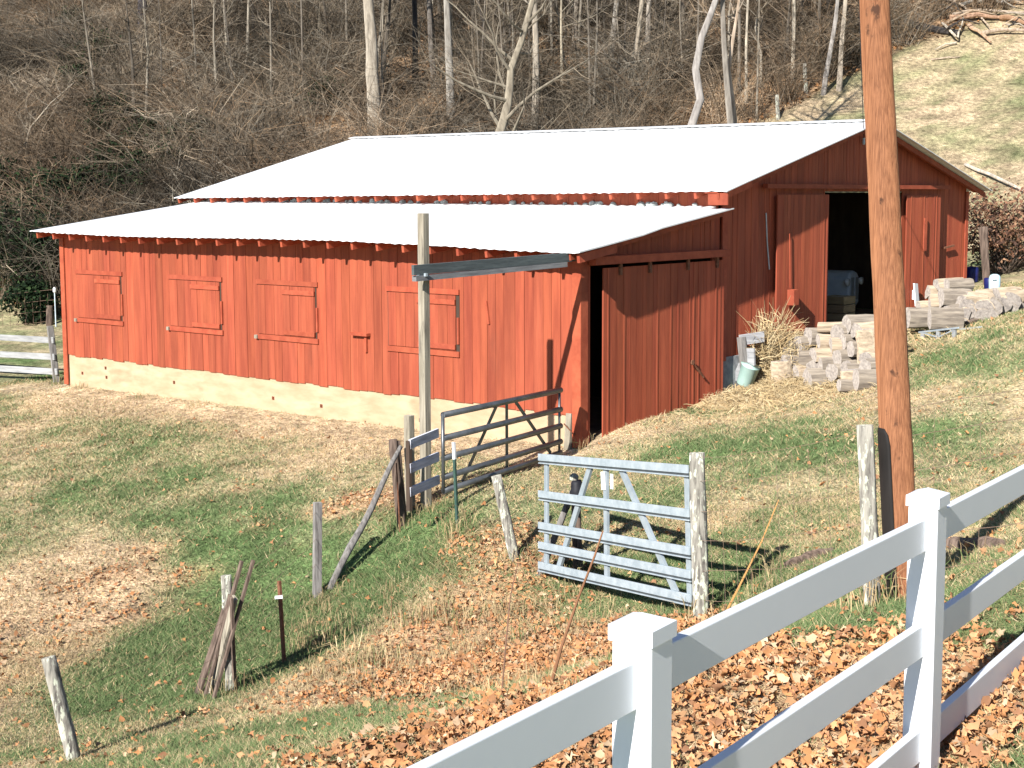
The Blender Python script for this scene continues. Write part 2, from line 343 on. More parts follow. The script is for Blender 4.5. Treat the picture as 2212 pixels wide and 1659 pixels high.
# roofs: heights of the sheets
def z_lean(x, y):
    t = np.clip((x+13.9)/14.4, 0, 1); e = 3.113*(1-t)+3.0*t-.03*math.sin(t*7.5)*(1 if y < 1 else 0)
    return e+(y+.645)*.133
def z_main(x, y):
    t = np.clip((x+14.4)/14.8, 0, 1); e = 3.79*(1-t)+3.87*t; r = 5.32*(1-t)+5.236*t
    k = (y-3.416)/(9.21-3.416)
    return e+(r-e)*(k if k <= 1 else 2-k)
def sheet(x0, x1, y0, y1, zf, clip=None):
    """ribbed metal sheet with real thickness"""
    mb = MB(); nxs = int((x1-x0)/.1); nys = 8
    xs = [x0+(x1-x0)*i/nxs for i in range(nxs+1)]
    top = []; bot = []
    for i, x in enumerate(xs):
        for j in range(nys+1):
            yb = y1 if clip is None else clip(x, y1)
            y = y0+(yb-y0)*j/nys; z = zf(x, y)+(.012 if i % 2 else 0)+(rnd(-.006, .006) if j == 0 else 0)
            top.append((x, y, z)); bot.append((x, y, z-.018))
    n = len(top); fs = []
    for i in range(nxs):
        for j in range(nys):
            a = i*(nys+1)+j; b = a+nys+1
            fs += [(a, b, b+1, a+1), (n+a+1, n+b+1, n+b, n+a)]
        a = i*(nys+1); b = a+nys+1
        fs += [(a, n+a, n+b, b), (a+nys, b+nys, n+b+nys, n+a+nys)]
    for i in (0, nxs):
        for j in range(nys):
            a = i*(nys+1)+j; fs.append((a, a+1, n+a+1, n+a) if i == 0 else (a, n+a, n+a+1, a+1))
    return mb.add(top+bot, fs)
part('lean_to_roof', sheet(-13.9, .43, -.645, 3.9, z_lean, lambda x, y: y if x <= .02 else 3.62), ROOF, barn)
mr = part('main_roof', sheet(-14.4, .42, 3.40, 9.2, z_main), ROOF, barn)
part('main_roof', sheet(-14.4, .42, 9.22, 14.96, z_main), ROOF, barn)
mb = MB()
for s in (-1, 1):
    for i in range(48):
        xa = -14.42+14.86*i/48; xb = xa+14.86/48-.006
        za, zb = z_main(xa, 9.21), z_main(xb, 9.21); lift = .03
        mb.hexa([(xa, 9.21, za+lift), (xb, 9.21, zb+lift), (xb, 9.21+s*.2, zb-.04+lift), (xa, 9.21+s*.2, za-.04+lift),
                 (xa, 9.21, za+lift+.01), (xb, 9.21, zb+lift+.01), (xb, 9.21+s*.2, zb-.03+lift), (xa, 9.21+s*.2, za-.03+lift)])
part('ridge_cap', mb, ROOF, mr)
# rafters
for i in range(25):
    x = -13.75+14.1*i/24
    mb = MB().beam((x, -.57, z_lean(x, -.57)-.1), (x, .35, z_lean(x, .35)-.1), .05, .125, c=shade())
    part('rafter', mb, REDTRIM, barn)
for i in range(26):
    x = -14.3+14.65*i/25
    mb = MB().beam((x, 3.46, z_main(x, 3.46)-.085), (x, 4.3, z_main(x, 4.3)-.085), .05, .12, c=shade())
    part('rafter', mb, REDTRIM, barn)
# front wall: planks
mb = MB(); x = -L
while x < -.02:
    w = min(rnd(.15, .235), -x); w = w if -x-w > .08 else -x
    zt = z_lean(x, 0)-.05; k = rnd(0, .008)
    mb.box(x+.0035, x+w-.0035, -.058+k-.0, -.030+k, .49+rnd(-.03, .012), zt, shade(.82, 1.08))
    x += w
part('front_wall', mb, RED, barn)
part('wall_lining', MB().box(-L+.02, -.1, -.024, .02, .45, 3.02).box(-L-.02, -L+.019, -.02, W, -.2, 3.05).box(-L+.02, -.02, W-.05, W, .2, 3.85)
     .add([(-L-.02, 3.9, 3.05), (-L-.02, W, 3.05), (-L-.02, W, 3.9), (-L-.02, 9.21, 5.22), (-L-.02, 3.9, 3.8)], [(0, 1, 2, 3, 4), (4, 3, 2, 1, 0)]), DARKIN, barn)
fm = MB()
n = 60
for i in range(n):
    xa = -L-.03+(L+.01)*i/n; xb = xa+(L+.01)/n
    pass
fm.box(-L-.03, -.02, -.026, .12, -.8, .498)
fd = part('foundation', fm, CONC, barn)
for vx, vy in ((228, 795), (230, 815), (376, 826), (590, 860), (694, 877), (908, 908), (178, 806)):
    p = onplane(vx, vy, 1, -.03); part('drain_hole', MB().box(p[0]-.03, p[0]+.03, -.034, -.02, p[2]-.03, p[2]+.03, (rnd(.5, .9), .5, .4)), RUST, fd)
part('corner_board', MB().box(-.13, .03, -.085, -.060, .0, 3.0, shade()).box(.002, .03, -.059, .10, .0, 3.04, shade()), REDTRIM, barn)
part('corner_board', MB().box(-L-.04, -L+.1, -.085, -.060, -.15, 3.08, shade()), REDTRIM, barn)
# shutters
for wx, op in ((-13.14, 0), (-9.99, 0), (-7.36, 0), (-4.03, 1)):
    w = 1.56; wb, wt = 1.30, 2.215
    s = MB(); x = wx+.02; k = 0
    while x < wx+w-.03:
        bw = min(rnd(.17, .25), wx+w-.02-x); s.box(x+.003, x+bw-.003, -.082+rnd(0, .006), -.062, wb+.01, wt-.012, shade(.86, 1.04)); x += bw
    sh = part('shutter', s, RED, barn)
    part('gap_strip', MB().box(wx-.002, wx+.018, -.0615, -.0585, wb, wt).box(wx+w-.02, wx+w+(.05 if op else .006), -.0615, -.0585, wb, wt).box(wx+.018, wx+w-.02, -.0615, -.0585, wt-.012, wt-.001), DARKIN, sh)
    part('header_board', MB().box(wx-.03, wx+w+.05, -.086, -.060, wt+.001, wt+.085, shade()), REDTRIM, sh)
    part('sill_board', MB().box(wx-.02, wx+w+.05, -.086, -.060, wb-.09, wb-.001, shade()), REDTRIM, sh)
    part('cleat', MB().box(wx+w*.44, wx+w-.02, -.105, -.0825, wt-.16, wt-.08, shade()), REDTRIM, sh)
    part('cleat', MB().box(wx+w*.46, wx+w-.02, -.105, -.0825, wb+.03, wb+.11, shade()), REDTRIM, sh)
    part('latch', MB().box(wx+w+.01, wx+w+.05, -.09, -.060, wb+.12, wb+.55, shade()), REDTRIM, sh)
    if wx < -5: part('peg', MB().box(wx-.07, wx+.0, -.118, -.060, wb-.085, wb-.02), TANPOST, sh)
p = onplane(780, 722, 1, -.07)
part('ledge_bracket', MB().box(p[0]-.2, p[0]+.22, -.16, -.06, p[2]-.02, p[2]+.03).box(p[0]+.1, p[0]+.15, -.1, -.06, p[2]-.3, p[2]-.021), REDTRIM, barn)
a = onplane(1050, 650, 1, -.07); b = onplane(1056, 700, 1, -.07)
part('door_latch', MB().beam(a, b, .035, .03, (0, 1, 0)), REDTRIM, barn)
# gable end (x = 0): boards and battens that follow the roof line
def gy_board(mb, y0, y1, z0, x0, x1, zf, c):
    za, zb = zf(0, y0)-.03, zf(0, y1)-.03
    mb.hexa([(x0, y0, z0), (x1, y0, z0), (x1, y1, z0), (x0, y1, z0), (x0, y0, za), (x1, y0, za), (x1, y1, zb), (x0, y1, zb)], c)
def gable(mb, y0, y1, z0, zf, opening=None):
    y = y0
    while y < y1-.01:
        w = min(rnd(.12, .26), y1-y)
        if opening and y < opening[0] < y+w: w = opening[0]-y
        if opening and opening[0] <= y < opening[1]: w = min(w, opening[1]-y)
        zz = z0
        if opening and opening[0]-.001 <= y < opening[1]-.001: zz = opening[2]
        gy_board(mb, y+.003, y+w-.003, zz, -.022, rnd(-.001, .002), zf, shade(.85, 1.08))
        if rnd(0, 1) < .35: gy_board(mb, y+w-.022, y+w+.022, zz, .0025, rnd(.005, .007), zf, shade(.85, 1.08))
        y += w
    return mb
part('lean_to_end_wall', gable(MB(), .10, 3.88, .02, z_lean, (.16, 3.62, 2.74)), RED, barn)
part('gable_wall', gable(MB(), 3.93, W-.02, 1.0, z_main, (7.62, 11.1, 3.86)), RED, barn)
part('gable_foundation', MB().box(-.3, .03, 3.95, 7.6, -.2, 1.01), BLOCK, barn); part('gable_foundation', MB().box(-.3, .03, 11.1, W, .2, 1.01), BLOCK, barn)
part('corner_board', MB().box(.0225, .045, 3.90, 4.06, .95, 3.72, shade()), REDTRIM, barn)
part('corner_board', MB().box(.0225, .045, W-.12, W+.01, 1.0, 3.86, shade()).box(-.1, .045, W+.011, W+.03, 1., 3.86, shade()), REDTRIM, barn)
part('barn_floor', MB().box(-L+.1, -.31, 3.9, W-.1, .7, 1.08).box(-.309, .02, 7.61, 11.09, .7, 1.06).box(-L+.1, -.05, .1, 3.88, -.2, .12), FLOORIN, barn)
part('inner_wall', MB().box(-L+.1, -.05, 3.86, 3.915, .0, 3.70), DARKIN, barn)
cl = MB(); x = -L-.05
while x < -.03:
    w = min(rnd(.18, .24), -.02-x); cl.box(x+.003, x+w-.003, 3.83+rnd(0, .005), 3.856, 3.5, z_main(x, 3.83)-.03, shade()); x += w
part('clerestory_boards', cl, RED, barn)
part('rake_board', MB().beam((.22, -.60, z_lean(.22, -.60)-.075), (.22, 3.60, z_lean(.22, 3.60)-.075), .03, .10, c=(.75, .75, .75)), REDTRIM, barn)  # trim tint lowered: shade below the roof edge put into the colour
for a, b in ((3.42, 9.2), (9.22, 14.95)):
    part('rake_board', MB().beam((.24, a, z_main(.24, a)-.095), (.24, b, z_main(.24, b)-.095), .035, .10, c=(.75, .75, .75)), REDTRIM, barn)  # same darker tint, imitating roof shade on the board
    part('soffit', MB().hexa([(-.02, a, z_main(0, a)-.045), (.222, a, z_main(.22, a)-.045), (.222, b, z_main(.22, b)-.045), (-.02, b, z_main(0, b)-.045)]+
                             [(-.02, a, z_main(0, a)-.028), (.222, a, z_main(.22, a)-.028), (.222, b, z_main(.22, b)-.028), (-.02, b, z_main(0, b)-.028)]), REDTRIM, barn)
part('eave_sun_block', MB().box(.03, .41, 3.44, 3.47, 3.63, 3.83, (.8, .8, .8)), REDTRIM, barn)  # added piece closing the eave gap so no sun patch reaches the gable
def door(name, y0, y1, z0, z1, x0):
    d = MB(); y = y0
    while y < y1-.01:
        w = min(rnd(.10, .22), y1-y); d.box(x0, x0+.022+rnd(0, .003), y+.003, y+w-.003, z0+rnd(-.02, .01), z1, shade(.86, 1.08))
        if rnd(0, 1) < .35: d.box(x0+.0255, x0+.029+rnd(0, .002), y+w-.02, min(y+w+.02, y1), z0, z1-.002, shade(.86, 1.1))
        y += w
    return part(name, d, RED, barn)
ld = door('sliding_door', .38, 3.86, .0, 2.70, .085)
for y in (.8, 1.6, 2.7, 3.6): part('hanger', MB().box(.11, .145, y-.03, y+.03, 2.58, 2.83), RUST, ld)
part('hasp', MB().beam(onplane(1495, 782, 0, .14), onplane(1520, 815, 0, .14), .02, .03).lathe(onplane(1495, 783, 0, .135), [(.045, 0), (.045, .02)], 10, (1, 0, 0)), RUST, ld)
part('door_track', MB().box(.06, .19, .08, 3.95, 2.76, 2.88), REDTRIM, barn)
md = door('sliding_door', 5.66, 7.62, 1.0, 3.80, .085)
jb = MB().box(.13, .27, 6.02, 6.2, 1.80, 2.08, (.85, .85, .85))
jb = part('junction_box', jb, REDTRIM, md); part('cable', MB().tube([(.14, 6.1, 2.1), (.14, 6.08, 2.6), (.14, 6.05, 3.1)], [.008]*3, 5), REDTRIM, jb)
rd = door('sliding_door', 11.1, 12.82, 1.2, 3.78, .085)
part('hanging_strip', MB().box(.131, .15, 11.9, 12.05, 2.6, 3.3), REDTRIM, rd)
part('door_track', MB().box(.06, .16, 5.2, 13.2, 3.91, 3.99, (.8, .8, .8)), REDTRIM, barn)  # darker than the lean-to track: gable shade put into its tint
part('wall_cable', MB().tube([onplane(1655, 460, 0, .03), onplane(1657, 520, 0, .03), onplane(1662, 582, 0, .03)], [.012]*3, 6), GALV, barn)
part('door_bolt', MB().beam((.05, 13.35, 2.0), (.05, 13.35, 2.45), .03, .06), RUST, barn); part('door_bolt', MB().beam((.05, 13.2, 2.62), (.05, 13.75, 2.66), .03, .04), RUST, barn)
# foam along the lean-to junction
def blob(mb, p, r, c=(1, 1, 1)):
    vs = []; n, m = 7, 5
    for j in range(m+1):
        for i in range(n):
            t, f = math.pi*j/m, 2*math.pi*i/n; k = r*rnd(.8, 1.15)
            vs.append((p[0]+k*math.sin(t)*math.cos(f), p[1]+k*math.sin(t)*math.sin(f), p[2]+k*.8*math.cos(t)))
    mb.add(vs, [(j*n+i, (j+1)*n+i, (j+1)*n+(i+1) % n, j*n+(i+1) % n) for j in range(m) for i in range(n)], c)
for vx in [440, 452, 470, 490, 510, 530, 620, 632, 640, 655, 665, 690, 700, 712, 730, 745, 760, 780, 800, 806, 815, 824, 836, 845, 866, 892, 905, 940, 950, 965, 1012, 1024, 1044, 1060, 1110, 1126, 1145, 1170, 1225, 1240, 1262, 1268, 1275, 1285, 1300, 1330, 1380, 1398, 1410, 1420, 1432, 1438, 1440, 1447, 1468, 1500]:
    p = onplane(vx, 441, 1, 3.80); fo = MB(); blob(fo, (p[0]+rnd(-.08, .08), 3.80, z_lean(p[0], 3.8)+.01+rnd(0, .02)), rnd(.03, .085)); part('foam_sealant', fo, FOAM, barn, smooth=True)

# things inside and against the doors
tp = onplane(1843, 715, 0, -1.7); ty = float(tp[1]); tx = -1.7
tr = thing('tractor', 'small old grey tractor parked in the dark main doorway of the barn', 'tractor', (tx-1.2, ty, 1.08))
b_ = MB(); pr = []
for i in range(9):
    t = math.pi*i/8; pr.append((.24*math.cos(t), .52+.20*math.sin(t)))
pr = [(.24, .0)]+pr+[(-.24, .0)]
for xx in (tx-1.3, tx-.02, tx): pass
vs = [(xx, ty+a*(1 if xx < tx else .9), 1.38+z*(1 if xx < tx else .96)) for xx in (tx-1.3, tx-.05, tx) for a, z in pr]; n = len(pr)
b_.add(vs, [(j*n+i, j*n+(i+1) % n, (j+1)*n+(i+1) % n, (j+1)*n+i) for j in range(2) for i in range(n)]+[tuple(range(n-1, -1, -1)), tuple(range(2*n, 3*n))])
bd = part('hood', b_, TRACT, tr, smooth=False)
part('grille', MB().box(tx, tx+.012, ty-.17, ty+.17, 1.45, 1.95, (.5, .5, .5)).box(tx+.0125, tx+.025, ty-.02, ty+.02, 1.42, 2.02), TRACT, bd)
for s in (-1, 1):
    part('headlight', MB().lathe((tx-.06, ty+s*.34, 1.86), [(.05, 0), (.085, .05), (.085, .09), (.02, .1)], 12, (1, 0, 0)), CLEAR, tr, smooth=True)
    for (wx_, wr, wy, ww) in ((tx-.35, .3, .55, .14), (tx-2.0, .55, .62, .26)):
        wh = part('wheel', MB().lathe((wx_, ty+s*wy-ww/2, 1.08+wr), [(wr*.55, 0), (wr*.92, 0), (wr, ww*.2), (wr, ww*.8), (wr*.92, ww), (wr*.55, ww)], 20, (0, 1, 0)), TYRE, tr)
        part('rim', MB().lathe((wx_, ty+s*wy-ww*.3, 1.08+wr), [(wr*.54, 0), (wr*.54, ww*.6)], 14, (0, 1, 0)), TRACT, wh)
part('steering_wheel', MB().tube([(tx-1.5, ty, 1.9), (tx-1.75, ty, 2.2)], [.02, .02], 6).lathe((tx-1.76, ty, 2.2), [(.2, 0), (.2, .03)], 14, (-.6, 0, .8)), BLACK, tr)
part('seat', MB().box(tx-2.4, tx-2.05, ty-.22, ty+.22, 1.85, 1.93).box(tx-2.48, tx-2.41, ty-.22, ty+.22, 1.85, 2.15), BLACK, tr)
cp = onplane(1812, 690, 0, -.55); cr = MB()
for i in range(4): cr.box(-.8, -.32, cp[1]-.26, cp[1]+.26, 1.085+i*.17, 1.235+i*.17, shade())
solo('wooden_crate', cr, CARD, 'brown slatted wooden crate standing before the grey tractor', 'crate', (-.55, float(cp[1]), 1.09))
pp = onplane(1979, 637, 0, .22)
solo('white_panel', MB().beam((.26, pp[1]-.02, pp[2]-.24), (.19, pp[1]+.02, pp[2]+.24), .03, .17, (0, 1, 0)).box(.135, .18, pp[1]-.01, pp[1]+.03, pp[2]-.1, pp[2]+.1), WHITEP,
     'narrow white plastic panel hung upright on the right-hand barn door', 'panel', (.2, float(pp[1]), float(pp[2]-.25)))

# ================================================================== GATES, POSTS AND RAILS
FP = (.0, -3.45)
pb = g1(*FP)
tk = thing('track_support', 'tall square timber post carrying a dark grey beam to the barn corner', 'post', (FP[0], FP[1], pb))
part('post', MB().box(FP[0]-.055, FP[0]+.055, FP[1]-.055, FP[1]+.055, pb-.25, 3.57), TANPOST, tk, bevel=.006)
part('beam', MB().beam((.12, -3.78, 2.845), (.17, -.42, 2.905), .045, .13, c=(.26, .31, .31)), GREYWOODH, tk)
part('beam', MB().beam((.105, -3.74, 2.735), (.155, -.62, 2.80), .075, .07, c=(.62, .62, .62)), GREYWOODH, tk)
part('bolt', MB().box(.01, .175, -3.60, -3.56, 2.76, 2.80), GALV, tk)
sp = (-.15, -3.60); sb = g1(*sp)
solo('short_post', MB().box(sp[0]-.05, sp[0]+.05, sp[1]-.05, sp[1]+.05, sb-.2, .92), TANPOST, 'short pale square post against the foot of the tall timber post', 'post', (*sp, sb), bevel=.005)
# three-board panel
bp = thing('board_panel', 'short panel of three grey boards left of the tall timber post', 'fence panel', hit(884, 1085))
for (lx, ly), (rx, ry) in (((885, 960), (946, 935)), ((885, 1012), (947, 986)), ((885, 1063), (948, 1036))):
    part('board', MB().beam(at(lx, ly, 17.5), at(rx, ry, 18.2), .03, .118, c=(1.55, 1.55, 1.65)), GREYWOODH, bp)
tpst = at(883, 952, 17.52); btm = at(884, 1086, 17.52)
part('post', MB().beam(btm-np.array([0, 0, .1]), tpst, .06, .05, (0, 1, 0)), DARKIN, bp)
# far gate of dark pipe
gb = (.15, -3.25, g1(.15, -3.25)); 
fg = thing('pipe_gate', 'dark five-bar pipe gate between the tall timber post and the barn', 'gate', gb)
def gl(u, f):
    y = -3.27+u*2.55; zt = .91+u*.06; zb = -.11+u*.155
    return np.array([.15, y, zt+(zb-zt)*f])
FR = [0, .305, .57, .82, 1.0]
for f in FR: part('bar', MB().tube([gl(0, f), gl(.5, f), gl(1, f)], [.042]*3, 12), PIPE, fg, smooth=True)
part('stile', MB().tube([gl(0, -.02), gl(0, 1.02)], [.026, .026], 8), PIPE, fg, smooth=True)
part('stile', MB().tube([gl(.985, 0.02), gl(.985, .98)], [.02, .02], 8), PIPE, fg, smooth=True)
off = np.array([-.03, 0, 0])
part('upright', MB().beam(gl(.53, .01)+off, gl(.53, .99)+off, .012, .05, (0, 1, 0)), PIPE, fg)
part('brace', MB().beam(gl(.45, .02)+off, gl(.16, .97)+off, .012, .05, (0, 1, 0)), PIPE, fg)
part('brace', MB().beam(gl(.60, .02)+off, gl(.92, .97)+off, .012, .05, (0, 1, 0)), PIPE, fg)
ch = at(1262, 905, 20.6)
# pale latch post at the barn corner
lb = hit(1226, 972); lt_ = at(1232, 893, depth(lb))
lp = thing('latch_post', 'short pale post chained to the barn corner beside the dark pipe gate', 'post', lb)
part('post', MB().beam(lb-np.array([0, 0, .1]), lt_, .1, .09, (0, 1, 0)), TANPOST, lp)
part('chain', MB().tube([at(1218, 915, depth(lb)-.1), at(1240, 940, depth(lb)-.1), at(1262, 898, depth(lb))], [.012]*3, 5), RUST, lp)
# near galvanised gate
GL0, GL1 = at(1167, 986, 15.7), at(1167, 1226, 15.7); GR0, GR1 = at(1489, 1012, 12.85), at(1496, 1300, 12.85)
gn = np.cross(GR0-GL0, np.array([0, 0, 1.])); gn /= np.linalg.norm(gn)          # towards the camera side
if gn@(CAM-GL0) < 0: gn = -gn
def gg(u, f, o=0): a = GL0+(GL1-GL0)*f; b = GR0+(GR1-GR0)*f; return a+(b-a)*u+gn*o
gbase = gg(.5, 1); gbase = np.array([gbase[0], gbase[1], g1(gbase[0], gbase[1])])
ng = thing('farm_gate', 'galvanised steel five-bar farm gate standing open in the grass', 'gate', gbase)
gu = (GL0-GL1); gu /= np.linalg.norm(gu)
for f in (.015, .345, .628, .805, .985):
    r = MB()
    for u0, u1 in ((-.005, 1.0),):
        r.beam(gg(u0, f, .012)+gu*.012, gg(u1, f, .012)+gu*.012, .022, .078, gu)
        r.beam(gg(u0, f, .004)-gu*.037, gg(u1, f, .004)-gu*.037, .008, .020, gu, (.18, .18, .18))
        r.beam(gg(u0, f, .010)-gu*.054, gg(u1, f, .010)-gu*.054, .020, .014, gu)
    part('rail', r, GALV, ng, bevel=.004)
for u in (.035, .975): part('stile', MB().beam(gg(u, .0, -.025), gg(u, 1.0, -.025), .075, .03, gn), GALVD, ng, bevel=.004)
part('upright', MB().beam(gg(.475, .02, -.025), gg(.475, .985, -.025), .07, .03, gn), GALVD, ng)
part('brace', MB().beam(gg(.375, .03, -.025), gg(.13, .97, -.025), .075, .03, gn), GALVD, ng)
part('brace', MB().beam(gg(.57, .03, -.025), gg(.90, .97, -.025), .075, .03, gn), GALVD, ng)
part('tag', MB().beam(gg(.468, .085, .0), gg(.472, .235, .0), .085, .006, gn).beam(gg(.51, .10, -.03), gg(.51, .225, -.03), .06, .006, gn), WHITEP, ng)

def rpost(mb, b, t, r0, r1, n=9, wob=.07):
    b = np.array(b); t = np.array(t); k = 7
    pts = [b+(t-b)*i/k for i in range(k+1)]; pts[0] = pts[0]-(t-b)/np.linalg.norm(t-b)*.15
    return mb.tube(pts, [r0+(r1-r0)*i/k for i in range(k+1)], n, True, wob=wob)
def vpost(name, bpx, tpx, wpx, mat, label, cat='post', group=None, d=None, sq=False, wob=.07):
    b = hit(*bpx); dd = depth(b) if d is None else d
    if d is not None: b = at(bpx[0], bpx[1], d)
    t = at(tpx[0], tpx[1], dd); w = wpx*K*dd/FPX
    mb = MB()
    if sq: mb.beam(b-(t-b)*.12, t, w*.8, w*.8, (.5, 1, 0))
    else: rpost(mb, b, t, w*.52, w*.48, wob=wob)
    o = solo(name, mb, mat, label, cat, b, group, smooth=not sq, bevel=.006 if sq else 0); return b, t
PG = vpost('fence_post', (1515, 1332), (1505, 978), 36, LICHEN, 'stout weathered wire-fence post at the right end of the galvanised gate')
PR = vpost('fence_post', (1885, 1305), (1868, 918), 38, LICHEN, 'whitish lichened fence post just left of the utility pole')
P6 = vpost('fence_post', (685, 1290), (686, 1085), 21, GREYWOOD, 'plain grey fence post standing upright alone in the green grass', sq=True)
P4 = vpost('fence_post', (500, 1492), (489, 1243), 24, LICHEN, 'pale fence post with grey planks leaning against it')
P1 = vpost('fence_post', (160, 1640), (104, 1420), 32, LICHEN, 'leaning lichen-spotted fence post in the bottom left corner')
P8 = vpost('fence_post', (868, 1135), (848, 949), 20, BROWNPOST, 'brown split fence post with a pole leaning on it')
b8 = vpost('fence_post', (874, 1128), (858, 952), 13, BROWNPOST, 'thin brown split half beside the brown fence post')
P10 = vpost('fence_post', (1113, 1208), (1072, 1027), 23, LICHEN, 'tilted lichened post left of the galvanised gate')
bb = hit(712, 1275); tt = at(866, 966, depth(np.array([*P8[1]]))-.15)
mb = MB(); pts = [bb+(tt-bb)*i/7+np.array([0, 0, .03*math.sin(i*1.3)]) for i in range(8)]
solo('brace_pole', mb.tube(pts, [.045, .042, .046, .04, .042, .036, .034, .026], 8, wob=.1), GREYWOOD, 'long grey crooked pole leaning up to the brown split post', 'pole', bb, smooth=True)
for i, ((ax_, ay), (bx_, by), w, lab) in enumerate([((424, 1500), (497, 1285), .10, 'wide dark plank leaning leftmost on the pale fence post'), ((440, 1506), (522, 1212), .045, 'long thin grey strip leaning past the pale post top'),
        ((458, 1512), (547, 1210), .04, 'second long thin grey strip leaning right of the first'), ((452, 1500), (508, 1290), .09, 'tan board leaning low against the pale fence post'), ((507, 1490), (500, 1290), .05, 'dark narrow slat propped upright behind the pale post')]):
    a = hit(ax_, ay); b = at(bx_, by, 14.0-.08*i)
    solo('leaning_plank', MB().beam(a-np.array([0, 0, .04]), b, w, .025, (0.3, 1, 0)), [BROWNPOST, BROWNPOST, BROWNPOST, TANPOST, BROWNPOST][i], lab, 'plank', a)
# steel posts
b = hit(988, 1143); t = at(980, 955, depth(b)); tpo = thing('steel_post', 'thin dark green steel fence post with a white top', 'post', b)
m_ = b+(t-b)*.80; part('shaft', MB().beam(b-(t-b)*.1, m_, .035, .03, (0, 1, 0)), GREENP, tpo); part('top', MB().beam(m_, t, .037, .032, (0, 1, 0)), WHITEP, tpo)
b = hit(614, 1434); t = at(603, 1255, depth(b)); tpo = thing('steel_post', 'thin rusty steel fence post with a white insulator', 'post', b); d_ = depth(b)
part('shaft', MB().beam(b-(t-b)*.1, t, .035, .03, (0, 1, 0)), RUST, tpo); part('insulator', MB().beam(at(594, 1291, d_-.03), at(611, 1289, d_-.03), .035, .03), WHITEP, tpo)
b = hit(864, 1150); t = at(856, 1000, depth(b)); solo('steel_rod', MB().tube([b-(t-b)*.1, t], [.011, .009], 6), RUST, 'rusty steel rod beside the brown split post', 'rod', b)
# post with black rubber behind the galvanised gate
b = hit(1249, 1245); d_ = depth(b); t = at(1243, 1040, d_)
bq = thing('brace_post', 'short braced post topped with black rubber behind the galvanised gate', 'post', b)
part('post', rpost(MB(), b, t, .06, .05), BROWNPOST, bq, smooth=True)
part('brace', rpost(MB(), at(1172, 1226, d_+.25), at(1238, 1060, d_+.05), .04, .035), GREYWOOD, bq, smooth=True)
part('brace', MB().tube([at(1262, 1250, d_+.5), at(1242, 1070, d_)], [.02, .02], 6), RUST, bq)
wb_ = MB(); q0 = at(1246, 1064, d_); 
wb_.lathe(q0-np.array([0, 0, .03]), [(.075, 0), (.085, .03), (.07, .07), (.065, .14), (.05, .17)], 9); wb_.beam(at(1252, 1048, d_), at(1259, 1066, d_-.05), .05, .06)
wp = part('rubber_wrap', wb_, BLACK, bq, smooth=True); part('white_top', MB().lathe(at(1240, 1036, d_), [(.05, 0), (.055, .04), (.02, .07)], 8), LICHEN, wp)

# wire fences
def wirefence(posts, label, hs=(.12, .42, .72, 1.0), rad=.0022, vert=.0, sag=.04):
    mb = MB()
    for a, b in zip(posts[:-1], posts[1:]):
        a0, a1, b0, b1 = map(np.array, (*a, *b)); n = 8
        for h in hs:
            p0 = a0+(a1-a0)*h; p1 = b0+(b1-b0)*h
            mb.tube([p0+(p1-p0)*i/n+np.array([0, 0, -sag*math.sin(math.pi*i/n)+rnd(-.01, .01)]) for i in range(n+1)], [rad]*(n+1), 4, False)
        if vert:
            k = int(np.linalg.norm(b0-a0)/vert)
            for i in range(1, k):
                u = i/k; mb.tube([a0+(b0-a0)*u+np.array([0, 0, .03]), a1+(b1-a1)*u-np.array([0, 0, .12])], [rad*.8]*2, 4, False)
    base = np.array(posts[0][0]); solo('wire_fence', mb, WIRE, label, 'wire fence', base)
wirefence([P1, P4, P6, P8], 'thin wire fence strung between the left-hand grey posts', hs=(.35, .62, .9))
off_r = hit(2300, 930); 
pb_ = hit(1945, 1290); dp = 9.5
PB = at(1952, 1278, dp); PB[2] = g1(PB[0], PB[1]); 
wirefence([PG, PR, (PB+np.array([-.12, 0, 0]), PB+np.array([-.14, 0, 1.28])), ((11.2, -6.6, g1(11.2, -6.6)), (11.2, -6.6, g1(11.2, -6.6)+1.35))], 'woven wire fence strung from the gate post past the utility pole', hs=(.1, .28, .46, .64, .82, .97), vert=.3)

# ================================================================== UTILITY POLE
up = thing('utility_pole', 'thick leaning orange-brown wooden utility pole at right', 'utility pole', PB)
d0 = depth(PB); p0 = PB.copy(); p1 = at(1889, 0, 9.45); dr = (p1-p0); dr = dr/np.linalg.norm(dr)
npt = 40; hh = 8.6; pts = [p0-dr*.4+dr*(hh+.4)*i/npt+np.array([rnd(-.003, .003), rnd(-.003, .003), 0]) for i in range(npt+1)]
part('shaft', MB().tube(pts, [.112-.026*i/npt for i in range(npt+1)], 28, wob=.012), POLE, up, smooth=True)
# thin black curved strip on the lower left side
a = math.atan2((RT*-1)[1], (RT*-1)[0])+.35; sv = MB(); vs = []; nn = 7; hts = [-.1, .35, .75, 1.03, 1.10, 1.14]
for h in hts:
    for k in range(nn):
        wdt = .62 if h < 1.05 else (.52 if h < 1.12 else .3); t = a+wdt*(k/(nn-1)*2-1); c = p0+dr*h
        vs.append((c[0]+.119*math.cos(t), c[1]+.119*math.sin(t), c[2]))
sv.add(vs, [(j*nn+k, j*nn+k+1, (j+1)*nn+k+1, (j+1)*nn+k) for j in range(len(hts)-1) for k in range(nn-1)]); o = part('dark_strip', sv, POLESTRIP, up, smooth=True)
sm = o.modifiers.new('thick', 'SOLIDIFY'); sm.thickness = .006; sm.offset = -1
hk = onplane(1866, 297, 0, .06)
tp_ = p0+dr*8.3
n = 16; pts = []
for i in range(n+1):
    u = i/n; q = tp_+(hk-tp_)*u; q = q+np.array([0, 0, -.25*math.sin(math.pi*u)]); pts.append(q)
pc = thing('power_cable', 'thin black cable running from the utility pole to the barn gable', 'cable', hk)
